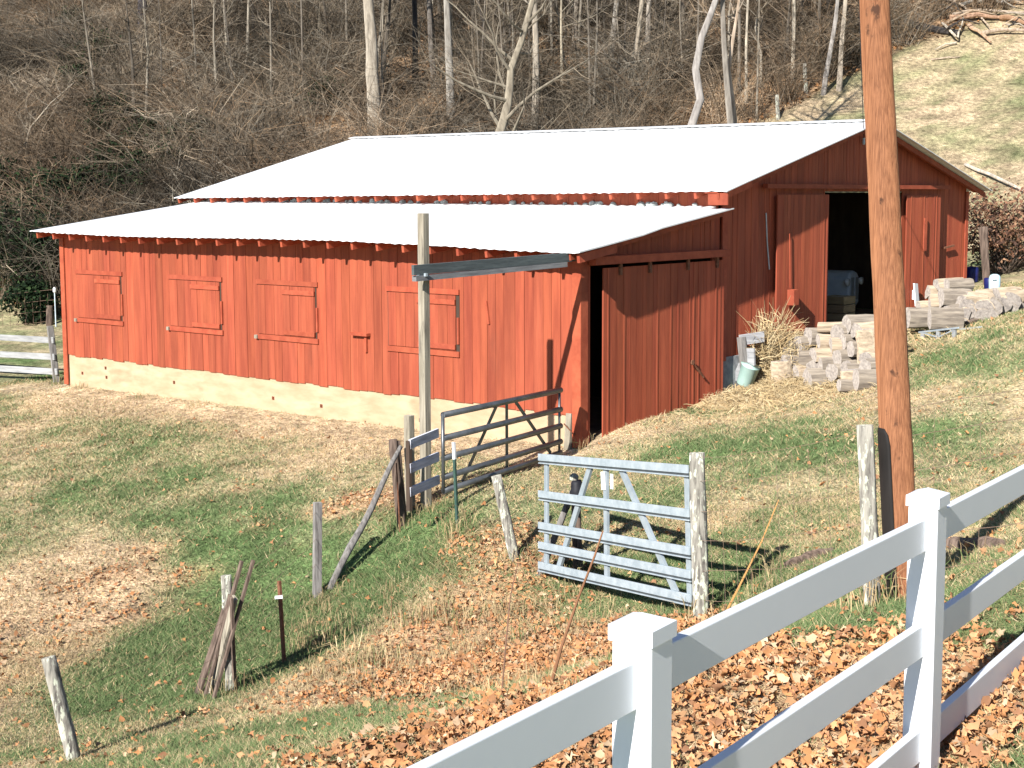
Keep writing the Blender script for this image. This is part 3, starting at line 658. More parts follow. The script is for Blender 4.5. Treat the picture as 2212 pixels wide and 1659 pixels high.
part('wire', MB().tube(pts, [.008]*(n+1), 5), BLACK, pc); part('hook', MB().lathe(hk+np.array([.0, 0, -.14]), [(.02, 0), (.03, .04), (.02, .1), (.03, .13)], 8), GALV, pc)

# ================================================================== WHITE VINYL FENCE
FD = np.array([-.085, .9964, 0]); FXN = np.array([.9964, .085, 0])
f0 = np.array([10.45, -13.63, 0]); vb = np.array([10.45, -13.63, 1.3])
vf = thing('vinyl_fence', 'white vinyl rail fence crossing the lower right foreground', 'fence', vb)
ptops = []
for i in (-1, 0, 1, 2):
    q = f0+FD*2.45*i; zt = 2.585-.05*i+(0.004 if i == 0 else 0)
    if i == 1: zt = 2.525
    ptops.append((q, zt))
def fbox(mb, c, a0, a1, b0, b1, z0, z1, z0b=None, z1b=None):
    z0b = z0 if z0b is None else z0b; z1b = z1 if z1b is None else z1b
    P = lambda a, b, z: c[:2].tolist() and np.array([c[0]+FXN[0]*a+FD[0]*b, c[1]+FXN[1]*a+FD[1]*b, z])
    return mb.hexa([P(a0, b0, z0), P(a1, b0, z0), P(a1, b1, z0b), P(a0, b1, z0b), P(a0, b0, z1), P(a1, b0, z1), P(a1, b1, z1b), P(a0, b1, z1b)])
for q, zt in ptops:
    g = g1(q[0], q[1]); h = .0635
    pst = part('post', fbox(MB(), q, -h, h, -h, h, g-.2, zt-.05), VINYL, vf, bevel=.006)
    cpm = MB(); hc = .0715; fbox(cpm, q, -hc, hc, -hc, hc, zt-.058, zt-.012)
    P = lambda a, b, z: np.array([q[0]+FXN[0]*a+FD[0]*b, q[1]+FXN[1]*a+FD[1]*b, z])
    cpm.add([P(-hc, -hc, zt-.012), P(hc, -hc, zt-.012), P(hc, hc, zt-.012), P(-hc, hc, zt-.012), P(0, 0, zt+.016)], [(0, 1, 4), (1, 2, 4), (2, 3, 4), (3, 0, 4)])
    part('cap', cpm, VINYL, pst)
for (qa, za), (qb, zb) in zip(ptops[:-1], ptops[1:]):
    ln = np.linalg.norm((qb-qa)[:2])
    for dz in (.105, .565, 1.03):
        m = MB(); fbox(m, qa, -.019, .019, .06, ln-.06, za-dz-.14, za-dz, zb-dz-.14, zb-dz)
        part('rail', m, VINYL, vf, bevel=.004)
# ================================================================== TREES AND WOODS
def rand_unit(n):
    v = RNG.normal(size=(n, 3)); return v/np.linalg.norm(v, axis=1, keepdims=True)
def strips(P0, P1, P2, wid, taper=.35):
    """bent flat strips (two quads each) from point triples, facing random ways"""
    n = len(P0); d = P2-P0; a = np.cross(d, rand_unit(n)); a /= np.linalg.norm(a, axis=1, keepdims=True)+1e-9
    w = np.asarray(wid).reshape(-1, 1)*.5*np.ones((n, 1))
    V = np.stack([P0-a*w, P0+a*w, P1-a*w*.75, P1+a*w*.75, P2-a*w*taper, P2+a*w*taper], 1).reshape(-1, 3)
    i = np.arange(n)[:, None]*6
    F = np.concatenate([i+np.array([[0, 1, 3, 2]]), i+np.array([[2, 3, 5, 4]])], 1).reshape(-1, 4)
    return V, F
def mesh_obj(name, parts_, mat, parent=None, base=None):
    V = []; F = []; C = []; o = 0
    for v, f, c in parts_:
        V.append(v); F.append(f+o); C.append(c); o += len(v)
    V = np.concatenate(V); 
    if base is not None: V = V-np.asarray(base)
    me = mesh_np(name, V, np.concatenate(F), np.concatenate(C)); me.materials.append(mat)
    ob = bpy.data.objects.new(name, me); COL.objects.link(ob)
    if parent is not None: ob.parent = parent
    elif base is not None: ob.location = tuple(map(float, base))
    return ob
def palette(n, cols, p):
    c = np.array(cols)[RNG.choice(len(cols), n, p=p)]; return c*RNG.uniform(.7, 1.25, (n, 1))
TWIGC = [(.28, .225, .165), (.50, .41, .30), (.075, .06, .05), (.60, .54, .44), (.37, .25, .15)]
def limbs(trunk, r0, n, lo, length, seed):
    """limbs and twigs grown from a trunk polyline; returns a limb builder and twig strips"""
    R = random.Random(seed); mb = MB(); tw0 = []; tw1 = []; tw2 = []; tr_ = np.array(trunk)
    seg = np.linalg.norm(np.diff(tr_, axis=0), axis=1); cum = np.concatenate([[0], np.cumsum(seg)])
    for k in range(n):
        u = lo+(1-lo)*(k+R.random())/n; s = u*cum[-1]; i = min(int(np.searchsorted(cum, s))-1, len(seg)-1); i = max(i, 0)
        p = tr_[i]+(tr_[i+1]-tr_[i])*((s-cum[i])/seg[i]); az = R.uniform(0, 2*math.pi); el = R.uniform(.1, .9)
        d = np.array([math.cos(az)*math.cos(el), math.sin(az)*math.cos(el), math.sin(el)]); ln = length*(1.15-u*.7)*R.uniform(.6, 1.2)
        pts = [p]; m = 5
        for j in range(m):
            d = d+np.array([R.uniform(-.28, .28), R.uniform(-.28, .28), R.uniform(-.08, .25)]); d /= np.linalg.norm(d); pts.append(pts[-1]+d*ln/m)
        rr = r0*(1-u*.75)*R.uniform(.28, .45); mb.tube(pts, [rr*(1-.85*j/m)+.004 for j in range(m+1)], 5, False)
        for q in range(24):
            j = R.randint(1, m); a = pts[j]; e = np.array([R.gauss(0, 1), R.gauss(0, 1), R.gauss(.5, .8)]); e = e/np.linalg.norm(e)+(pts[j]-pts[j-1])/np.linalg.norm(pts[j]-pts[j-1])*.6
            t = ln*R.uniform(.15, .42); tw0.append(a); tw1.append(a+e*t*.5+np.array([0, 0, .03])); tw2.append(a+e*t+np.array([R.uniform(-.1, .1)*t, R.uniform(-.1, .1)*t, .15*t]))
    return mb, np.array(tw0), np.array(tw1), np.array(tw2)
def tree(name, label, pts, r0, bark, total, nl=14, lo=.3, length=2.6, seed=1, group=None, tint=(1, 1, 1), cat='tree', twig=.016):
    """pts: world polyline of the seen trunk; grown on upward to its full height"""
    pts = [np.array(p, float) for p in pts]; base = pts[0].copy(); R = random.Random(seed)
    d = pts[-1]-pts[-2]; d = d/np.linalg.norm(d); d = d*.35+np.array([0, 0, .75]); d /= np.linalg.norm(d)
    while pts[-1][2]-base[2] < total:
        d = d+np.array([R.uniform(-.09, .09), R.uniform(-.09, .09), .1]); d /= np.linalg.norm(d); pts.append(pts[-1]+d*1.3)
    fine = []
    for a, b in zip(pts[:-1], pts[1:]):
        k = max(1, int(np.linalg.norm(b-a)/.5)); fine += [a+(b-a)*i/k+np.array([R.uniform(-1, 1), R.uniform(-1, 1), 0])*r0*.07 for i in range(k)]
    fine.append(pts[-1]); fine[0] = fine[0]-np.array([0, 0, .4]); m = len(fine)
    root = thing(name, label, cat, base, group)
    rad = [max(r0*(1.0-.86*(i/(m-1))**.9), .012)*(1.25 if i == 0 else 1.1 if i == 1 else 1) for i in range(m)]
    part('trunk', MB().tube(fine, rad, 10, True, tint, wob=.05), bark, root, smooth=True)
    lm, a, b, c = limbs(fine, r0, nl, lo, length, seed)
    lv = np.array(lm.v); lf = np.array([f for f in lm.f if len(f) == 4])
    V, F = strips(a, b, c, RNG.uniform(.45, 1.2, len(a))*twig)
    mesh_obj('crown', [(lv-base, lf, np.tile(np.array(tint)*.72, (len(lf), 1))), (V-base, F, np.repeat(palette(len(a), [(.7, .62, .52), (1, .9, .75), (.45, .4, .36)], [.4, .35, .25]), 2, 0))], bark, root)
    return root
TREES = [  # name part of label, view points from base up, width, bark, height, tint
 ('broad pale mottled tree trunk rising behind the left end of the roof ridge', [(812, 300), (806, 190), (800, 70), (792, -40)], 33, BARK, 15, (1.05, 1.0, .92)),
 ('dark shaded trunk at upper left ending in brush', [(307, 118), (307, 60), (309, -30)], 25, BARKD, 14, (1, 1, 1.2)),
 ('slim black trunk right of the broad pale tree', [(898, 195), (897, 120), (896, 20), (893, -40)], 14, BARKD, 13, (.9, .9, .9)),
 ('dark-footed slim trunk bending beside the black one', [(940, 192), (931, 110), (926, -20)], 13, BARK, 13, (.5, .48, .48)),
 ('straight pale slender trunk left of the leaning tree', [(976, 290), (970, 120), (963, -40)], 20, BARK, 14, (.85, .85, .85)),
 ('pale leaning trunk that forks and twists above the roof ridge', [(1078, 294), (1098, 225), (1104, 150), (1126, 90), (1148, 10), (1158, -40)], 27, BARK, 11, (.92, .87, .76)),
 ('straight pale trunk just right of the leaning forked tree', [(1156, 290), (1158, 140), (1154, -40)], 18, BARK, 13, (1, .95, .88)),
 ('thick smooth grey tree with a trunk curved like an S', [(1492, 278), (1512, 215), (1503, 150), (1517, 80), (1546, 0), (1560, -40)], 27, BARK, 13, (.95, .95, 1.0)),
 ('grey upright trunk just right of the curved tree', [(1578, 262), (1570, 180), (1563, 80), (1560, -20)], 20, BARK, 13, (.72, .7, .68)),
 ('snapped trunk with peeled orange wood beside the curved tree', [(1588, 258), (1574, 150), (1585, 75), (1598, -10)], 17, BARKO, 9, (1, 1, 1)),
 ('thin white trunk standing right of the snapped orange one', [(1612, 225), (1612, 90), (1616, -20)], 7, BARK, 10, (1.25, 1.2, 1.1)),
 ('thin forked sapling with pale stem near the snapped tree', [(1644, 190), (1644, 120), (1632, 60), (1640, 10)], 6, BARK, 7, (1.2, 1.15, 1.05)),
 ('slender pale trunk halfway between curved tree and utility pole', [(1712, 180), (1714, 90), (1716, -20)], 9, BARK, 11, (1.2, 1.15, 1.05)),
 ('grey slanting trunk at the field edge left of the utility pole', [(1776, 206), (1790, 130), (1806, 40), (1812, -30)], 11, BARK, 11, (.95, .95, 1)),
 ('pale forked trunk closest to the utility pole', [(1812, 196), (1818, 100), (1828, -20)], 12, BARK, 11, (1.15, 1.08, 1)),
 ('dark trunk stub high behind the slanting grey tree', [(1790, 62), (1792, -40)], 16, BARKD, 9, (1, 1, 1)),
 ('grey trunk leftmost of the cluster high on the leaf-covered slope', [(1318, 150), (1326, 60), (1336, -30)], 14, BARK, 12, (.9, .9, .9)),
 ('ragged pale trunk in the middle of the slope cluster', [(1364, 235), (1370, 130), (1384, 30), (1394, -30)], 11, BARK, 12, (1.2, 1.12, 1.0)),
 ('grey trunk right of the ragged pale one on the leafy slope', [(1396, 170), (1400, 60), (1404, -30)], 13, BARK, 12, (.95, .92, .9)),
 ('thin pale upright stem beside the ridge middle', [(1216, 235), (1213, 150), (1212, 40)], 7, BARK, 8, (1.2, 1.15, 1.0)),
 ('pale trunk stopping high above the ridge middle', [(1240, 105), (1244, 20), (1246, -30)], 11, BARK, 11, (1.1, 1.05, 1)),
 ('thin dark slanting trunk above the pale straight tree', [(1062, 120), (1045, 60), (1028, -20)], 8, BARKD, 8, (1, 1, 1)),
 ('short broken pale stem in the brush left of the roof', [(436, 225), (432, 175)], 9, BARK, 2.3, (1.25, 1.2, 1.1)),
 ('pale crooked small tree reaching in from the left picture edge', [(-30, 392), (30, 352), (56, 308), (66, 275), (110, 222), (160, 178)], 7, BARK, 3.4, (1.3, 1.22, 1.1)),
 ('dark thin trunk deep in the brush left of the broad pale tree', [(548, 70), (546, 20), (546, -30)], 7, BARKD, 9, (1, 1, 1)),
 ('peeled leaning stub in the brush above the roof hip', [(587, 190), (592, 150), (612, 108)], 9, BARKO, 2.6, (1, 1, 1)),
]
NEARY = {7: 17.2, 8: 18.2, 9: 18.6, 5: 18.0}
for i, (lab, vp, w, bark, H, tint) in enumerate(TREES):
    b = hit(*vp[0]); dd = depth(b)
    if i in NEARY:      # foot hidden behind the barn: stands just behind its rear wall
        b = onplane(vp[0][0], vp[0][1], 1, NEARY[i]); dd = depth(b)
    pts = [b]+[at(*q, dd) for q in vp[1:]]
    if i in NEARY: pts = [np.array([b[0], b[1], g1(b[0], b[1])])]+pts
    low = H < 3
    tree('bare_tree', lab, pts, w*K*dd/FPX*.5, bark, H if not low else .1, nl=6 if low else (26 if i in (5, 0, 7) else 15), lo=.2 if i in (5,) else (.62 if i in NEARY else .34), length=1.0 if low else (3.4 if w > 16 else 2.0), seed=i+3, group='trees of the wooded slope', tint=tint)
# plain saplings nobody could tell apart
sap = []
for k in range(5):
    h = rnd(4, 8); p0_ = np.array([0, 0, 0.]); pts = [p0_, p0_+np.array([rnd(-.2, .2), rnd(-.2, .2), h*.5])]
    sap.append(tree('sapling', 'thin bare sapling standing in the brush of the wooded slope', pts, rnd(.04, .10), BARK, h, nl=10, lo=.35, length=1.1, seed=50+k, group='saplings in the brush', tint=[(.72, .68, .62), (.45, .42, .40), (1.0, .96, .88), (.36, .33, .3), (.6, .56, .52)][k]))
cand = []
while len(cand) < 84:
    vx, vy = rnd(-60, 1800), rnd(10, 285)
    if vx < 700 and rnd(0, 1) < .86: continue
    if vy > 300-.0*vx or (vx > 1650 and vy > 250-(vx-1650)*.5): continue
    p = hit(vx, vy)
    if p[1] > 15 or p[0] < -15.5: cand.append(p)
for i, p in enumerate(cand):
    o = sap[i] if i < 5 else copy_tree(sap[i % 5])
    o.location = tuple(p-np.array([0, 0, .1])); o.rotation_euler = (rnd(-.08, .08), rnd(-.08, .08), rnd(0, 6.28)); o.scale = (rnd(.8, 1.3),)*3

# undergrowth: countless arching stems over the wooded slope
def undergrowth():
    cs = []; wt = []
    n = 8200
    r = RNG.uniform(33, 92, n); az = YAW+RNG.uniform(-.43, .43, n)
    x = CAM[0]+np.sin(az)*r; y = CAM[1]+np.cos(az)*r
    ok = (forest(x, y) > .5) & notbarn(x, y) & ~((x > -15.6) & (x < 1) & (y < 16.2)); 
    dens = fbm(x*.22, y*.22, 77, 3); ok &= RNG.random(n) < np.clip((dens-.22)*2.6, .12, 1)
    x, y = x[ok], y[ok]; z = gz(x, y); k = len(x)
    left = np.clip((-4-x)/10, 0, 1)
    per = 40; I = np.repeat(np.arange(k), per); N = len(I)
    H = (RNG.uniform(.35, 1.35, k)*(1+1.2*left))[I]
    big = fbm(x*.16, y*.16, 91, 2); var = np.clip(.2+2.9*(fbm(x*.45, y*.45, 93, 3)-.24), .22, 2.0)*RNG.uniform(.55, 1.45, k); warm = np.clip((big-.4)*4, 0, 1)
    ph = RNG.uniform(0, 2*np.pi, N); sp = RNG.uniform(.15, 1.1, N)
    b = np.stack([x[I]+RNG.normal(0, .25, N), y[I]+RNG.normal(0, .25, N), z[I]-.05], 1)
    d = np.stack([np.cos(ph)*sp, np.sin(ph)*sp, np.ones(N)], 1)
    mid = b+d*(H*RNG.uniform(.4, .7, N))[:, None]
    end = mid+np.stack([np.cos(ph)*sp*H*.8, np.sin(ph)*sp*H*.8, H*RNG.uniform(-.25, .5, N)], 1)
    V, F = strips(b, mid, end, RNG.uniform(.012, .034, N))
    bc = palette(k, TWIGC, [.30, .30, .12, .10, .18])[I]*.6+palette(N, TWIGC, [.3, .25, .15, .15, .15])*.4
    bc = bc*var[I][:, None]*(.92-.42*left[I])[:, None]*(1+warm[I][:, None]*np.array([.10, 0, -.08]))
    P = [(V, F, np.repeat(bc, 2, 0))]
    # fine side twigs
    N2 = int(N*1.9); J = RNG.integers(0, N, N2); t = RNG.uniform(.3, 1, N2)[:, None]
    s = mid[J]+(end[J]-mid[J])*t*RNG.uniform(0, 1, (N2, 1)); e = rand_unit(N2)*(H[J]*RNG.uniform(.15, .45, N2))[:, None]; e[:, 2] = np.abs(e[:, 2])*.7
    V, F = strips(s, s+e*.5+np.array([0, 0, .02]), s+e, RNG.uniform(.006, .014, N2))
    P.append((V, F, np.repeat(bc[J]*RNG.uniform(.8, 1.3, (N2, 1)), 2, 0)))
    return P
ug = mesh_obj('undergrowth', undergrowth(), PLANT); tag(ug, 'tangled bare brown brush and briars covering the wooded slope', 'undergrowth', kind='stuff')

def leafquads(P, size, cols, flat=.6):
    n = len(P); nrm = rand_unit(n); nrm[:, 2] = np.abs(nrm[:, 2])+flat; nrm /= np.linalg.norm(nrm, axis=1, keepdims=True)
    a = np.cross(nrm, rand_unit(n)); a /= np.linalg.norm(a, axis=1, keepdims=True); b = np.cross(nrm, a); s = np.asarray(size).reshape(-1, 1)
    V = np.stack([P-a*s*.5, P+b*s*.34+nrm*s*.12, P+a*s*.55, P-b*s*.34+nrm*s*.12], 1).reshape(-1, 3)
    return V, np.arange(n*4).reshape(n, 4), cols
# leaf litter on the forest floor
n = 60000; r = RNG.uniform(33, 72, n); az = YAW+RNG.uniform(-.43, .43, n); x = CAM[0]+np.sin(az)*r; y = CAM[1]+np.cos(az)*r
ok = (forest(x, y) > .3) & notbarn(x, y); x, y = x[ok], y[ok]; P = np.stack([x, y, gz(x, y)+.03], 1)
fl = mesh_obj('forest_leaf_litter', [leafquads(P, RNG.uniform(.08, .2, len(P)), palette(len(P), [(.40, .20, .085), (.46, .30, .16), (.20, .11, .06)], [.45, .3, .25]))], PLANT)
tag(fl, 'brown and orange fallen leaves on the wooded slope', 'leaf litter', kind='stuff')

# evergreen shrubs and the russet bush
def shrub(name, label, base, R_, H, n, cols, prob, size, group=None, stems=40, sc=(.12, .09, .07)):
    root = thing(name, label, 'shrub', base, group); c = rand_unit(14)*np.array([R_*.6, R_*.6, H*.32])+np.array([0, 0, H*.52])
    q = c[RNG.integers(0, 14, n)]+RNG.normal(0, .22, (n, 3))*np.array([R_, R_, H*.6]); q = q[(q[:, 2] > .02) & (np.hypot(q[:, 0], q[:, 1]) < R_*1.5)]
    lf = mesh_obj('foliage', [leafquads(q, RNG.uniform(.6, 1.3, len(q))*size, palette(len(q), cols, prob), .2)], PLANT, root)
    ph = RNG.uniform(0, 6.28, stems); b = np.stack([np.cos(ph)*.15, np.sin(ph)*.15, np.zeros(stems)-.1], 1); e = q[RNG.integers(0, len(q), stems)]
    V, F = strips(b, (b+e)*.5+RNG.normal(0, .12, (stems, 3)), e, RNG.uniform(.015, .035, stems)); mesh_obj('stems', [(V, F, np.repeat(palette(stems, [sc], [1]), 2, 0))], PLANT, root)
    return root
GRN = [(.010, .020, .009), (.022, .042, .017), (.045, .078, .028)]
for vx, vy, R_, H, lab in [(168, 95, .9, 1.6, 'small dark green shrub highest on the brushy slope at far left'), (205, 165, 1.4, 2.0, 'dark green laurel below the highest one on the left slope'), (175, 210, 1.0, 1.4, 'dark green laurel low beside the mid-slope one at left'),
        (40, 640, 1.5, 2.3, 'dark evergreen bush behind the wire fence at the left edge'), (92, 640, 1.3, 2.2, 'dark evergreen bush touching the barn corner at left'), (-30, 610, 1.6, 2.6, 'dark evergreen bush cut by the left picture edge'), (75, 560, 1.5, 2.2, 'leafy evergreen bush above the barn corner bush'), (20, 540, 1.4, 2.0, 'leafy evergreen bush above the wire fence at the left edge'),
        (300, 440, 1.2, 1.8, 'evergreen bush just above the lean-to roof at left'), (345, 405, 1.2, 1.6, 'evergreen bush beside the left tip of the upper roof'), (255, 400, 1.1, 1.6, 'evergreen bush left of the upper roof tip'), (700, 240, 1.0, 1.3, 'low evergreen bush left of the broad pale trunk'),
        (110, 500, 1.5, 2.2, 'near-black evergreen bush above the left end of the lean-to roof'), (15, 460, 1.6, 2.0, 'near-black evergreen bush highest of those at the left edge'), (180, 470, 1.3, 1.8, 'near-black evergreen bush over the lean-to eave'), (60, 700, .9, 1.3, 'low evergreen bush at the foot of the wire mesh fence'), (240, 300, 1.2, 1.6, 'dark evergreen bush in the middle of the left thicket'), (420, 330, 1.1, 1.5, 'dark evergreen bush above the upper roof slope'), (330, 330, 1.0, 1.4, 'dark evergreen bush left of the one above the upper roof slope')]:
    p = hit(vx, vy); shrub('laurel_shrub', lab, p, R_, H, 2300, GRN, [.45, .38, .17], .13, 'evergreen shrubs on the slope')
shrub('russet_shrub', 'russet brown leafy bush behind the barn at right', hit(2168, 590), 1.6, 2.1, 3600, [(.24, .12, .075), (.34, .20, .12), (.14, .08, .06)], [.4, .3, .3], .10, stems=120)
shrub('tan_shrub', 'tan brushy bush at the right picture edge', hit(2225, 575), 1.4, 1.4, 2200, [(.30, .20, .11), (.38, .27, .15), (.2, .1, .06)], [.4, .3, .3], .09, stems=120)

# fallen timber at the upper right
def branch(label, vps, r, mat=BARKO, lift=.15, tint=(1, 1, 1), name='fallen_branch', group='fallen timber at the edge of the field'):
    pts = [hit(*v)+np.array([0, 0, lift*(1+.8*(i % 2))]) for i, v in enumerate(vps)]
    fine = []
    for a, b in zip(pts[:-1], pts[1:]):
        k = max(2, int(np.linalg.norm(b-a)/.5)); fine += [a+(b-a)*i/k+np.array([rnd(-.04, .04), rnd(-.04, .04), rnd(-.03, .03)]) for i in range(k)]
    fine.append(pts[-1]); m = len(fine)
    solo(name, MB().tube(fine, [r*.68*(1-.5*i/(m-1)) for i in range(m)], 8, True, tint, wob=.1), mat, label, 'branch', pts[0], group, smooth=True)
branch('pale branch slanting down at the top of the fallen timber', [(2034, 3), (2060, 17), (2092, 31)], .10)
branch('thick tan fallen log lying level in the timber heap', [(2051, 48), (2110, 49), (2166, 47)], .17, tint=(1, .8, .7))
branch('long thin pale pole lying above the level tan log', [(2057, 38), (2120, 38), (2230, 36)], .09)
branch('heavy dark-bellied log sloping out at the right picture edge', [(2164, 46), (2190, 55), (2235, 70)], .17, tint=(.8, .62, .5))
branch('short tan log lying on the grass below the timber heap', [(2091, 65), (2112, 82), (2140, 100)], .13, tint=(1, .85, .75))
branch('level pale log lowest at the right picture edge', [(2118, 80), (2165, 79), (2235, 78)], .13)
branch('thin pale stick lying across the heap', [(2117, 44), (2137, 74)], .06)
branch('forked white branch standing out at the foot of the heap', [(2037, 61), (2057, 95), (2068, 97), (2080, 60)], .08, BARK, .2, (1.3, 1.25, 1.15))
branch('white stick lying at the end of the forked branch', [(2066, 98), (2043, 106), (2020, 113)], .06, BARK, .1, (1.3, 1.25, 1.15))
branch('blackened log under the left of the timber heap', [(1950, 58), (2000, 70), (2074, 77)], .3, BARKD, .1)
branch('pale root leaning beside the utility pole at the heap', [(1926, 66), (1932, 48), (1940, 32)], .12, BARK, .3, (1.2, 1.1, 1))
branch('grey limb topmost on the slope above the timber heap', [(2076, 24), (2122, 12), (2160, 16), (2230, 17)], .11, BARK, .2)
branch('thin pale stick alone on the grassy slope', [(2010, 132), (2050, 130), (2074, 126)], .05, BARKO, .05, name='stick', group=None)
branch('long pale pole lying on the slope behind the barn gable', [(2085, 362), (2140, 392), (2240, 432)], .09, BARK, .1, (1.25, 1.2, 1.15), 'fallen_pole', None)
for i in range(12):
    vx, vy = rnd(1960, 2180), rnd(10, 92); a_ = rnd(-.5, .6); ln_ = rnd(35, 110)
    branch('thin broken branch tangled in the fallen timber', [(vx, vy), (vx+ln_*.5, vy+ln_*.5*a_*.6), (vx+ln_, vy+ln_*a_*.6)], rnd(.035, .075), random.choice([BARK, BARKO, BARKD]), rnd(.1, .5), (1, .95, .88), 'broken_branch', 'thin branches of the fallen timber')
for vx, vy, ty_, lab in [(1681, 258, 205, 'small weathered field-edge post nearest the roof ridge'), (1741, 202, 138, 'small weathered field-edge post below the slanting tree'), (1758, 160, 120, 'small weathered field-edge post half hidden beside the slanting tree')]:
    b = hit(vx, vy); dd = depth(b); solo('field_post', rpost(MB(), b, at(vx-3, ty_, dd), .075, .06), LICHEN, lab, 'post', b, smooth=True)
b = hit(2132, 615); solo('old_post', rpost(MB(), b, at(2123, 490, depth(b)), .085, .10), BROWNPOST, 'dark weathered post in front of the russet bush behind the barn', 'post', b, smooth=True)

# ================================================================== LEFT REAR FENCE
b = hit(124, 826); dd = depth(b); pf = thing('plank_fence', 'grey three-plank fence running off the left edge by the barn corner', 'fence', b)
part('post', MB().beam(b-np.array([0, 0, .2]), at(108, 704, dd), .13, .13, (.4, 1, 0)), GREYWOOD, pf, bevel=.008)
b2 = hit(-190, 806); d2 = depth(b2)
part('post', MB().beam(b2-np.array([0, 0, .2]), at(-196, 690, d2), .13, .13, (.4, 1, 0)), GREYWOOD, pf)
for (rx, ry), (lx, ly), c in (((116, 735), (-200, 718), .95), ((118, 771), (-200, 755), 1.0), ((124, 803), (-200, 784), 1.1)):
    part('plank', MB().beam(at(lx, ly, d2-.1), at(rx, ry, dd-.1), .03, .135, c=(c, c, c*.97)), GREYWOODH, pf)
b = hit(121, 706); dd = depth(b); lt = thing('cap_pole', 'thin metal pole with a white cap beside the barn corner', 'pole', b)
part('pole', MB().tube([b, at(118, 632, dd)], [.02, .018], 8), GALV, lt); part('cap', MB().lathe(at(118, 632, dd), [(.03, 0), (.05, .03), (.05, .12), (.02, .16)], 10), WHITEP, lt)
a = hit(-60, 716); c = hit(122, 700); up_ = np.array([0, 0, 1.05])
wirefence([(a, a+up_), (c, c+up_)], 'sagging wire mesh fence before the dark bushes at far left', hs=(.1, .4, .7, 1.0), rad=.006, vert=.22, sag=.02)
b = hit(108, 703); solo('stump', rpost(MB(), b, at(107, 660, depth(b)), .12, .09), BROWNPOST, 'short brown stump behind the plank fence', 'stump', b, smooth=True)

# ================================================================== FIREWOOD
def logmesh(kind, ln, r):
    n = 12; m = 4; prof = []
    for k in range(n):
        t = 2*math.pi*k/n; rr = r*rnd(.9, 1.1); y, z = rr*math.cos(t), rr*math.sin(t)
        if kind == 'half' and z < -.15*r: z = -.15*r+rnd(-.01, .01)
        if kind == 'wedge':
            if z < -.25*r: z = -.25*r+rnd(-.01, .01)
            if y < -.2*r: y = -.2*r+rnd(-.01, .01)
        prof.append((y, z))
    vs = [(-ln/2+ln*j/m, y*rnd(.95, 1.05), z*rnd(.95, 1.05)) for j in range(m+1) for y, z in prof]
    me = bpy.data.meshes.new('log')
    fs = [(j*n+k, j*n+(k+1) % n, (j+1)*n+(k+1) % n, (j+1)*n+k) for j in range(m) for k in range(n)]+[tuple(range(n-1, -1, -1)), tuple(range(m*n, m*n+n))]
    me.from_pydata(vs, [], fs); me.materials.append(LOGBARK if kind == 'round' else LOGSIDE); me.materials.append(LOGEND)
    me.polygons[len(fs)-1].material_index = 1; me.polygons[len(fs)-2].material_index = 1
    a = me.attributes.new('col', 'FLOAT_COLOR', 'FACE'); a.data.foreach_set('color', np.ones(len(fs)*4, np.float32)); me.validate(); return me
LM = [logmesh(k, ln, r) for k, ln, r in (('round', .50, .13), ('round', .46, .16), ('half', .5, .16), ('half', .46, .18), ('wedge', .48, .19), ('wedge', .5, .21), ('round', .55, .10), ('half', .52, .15), ('round', .5, .15), ('wedge', .42, .2))]
def log(p, yaw, tilt, k, label, group, sc=1.0, name='log'):
    o = bpy.data.objects.new(name, LM[k]); COL.objects.link(o); o.location = tuple(map(float, p)); o.rotation_euler = (rnd(0, 6.28) if k in (0, 1, 6) else rnd(-.6, .6), tilt, yaw); o.scale = (sc*(1.35 if group == GS else 1), sc, sc)
    return tag(o, label, 'log', group)
RA = math.atan2(RT[1], RT[0])   # along the barn-to-road direction seen side on
GP, GS = 'logs of the right-hand firewood pile', 'logs of the firewood pile by the straw'
LP, LS = 'split firewood log in the pile beside the right-hand barn door', 'split firewood log in the heap of straw before the barn'
bz = []
def stack(rows, label, group, messy):
    for vx, vy, lift, k, yw, sc in rows:
        if messy: yw += rnd(-.3, .3); lift = lift*.80-.03; k = random.choice([0, 1, 7, 8, 6, 8, 2]); yw += rnd(-.15, .15); vy += rnd(-4, 4)
        elif vx > 2090: lift *= .48
        else: lift *= .80
        p = hit(vx, vy); p[2] += lift; log(p, RA+yw, rnd(-.06, .06), k, label, group, sc)
p = hit(1990, 716); 
log(hit(1992, 722)+np.array([0, 0, .30]), RA+.05, 0, 1, 'large pale log lowest left in the pile on the metal rack', GP, 1.25)
log(hit(2042, 722)+np.array([0, 0, .27]), RA-.1, 0, 1, 'large pale log beside the other one on the metal rack', GP, 1.2)
rows = []
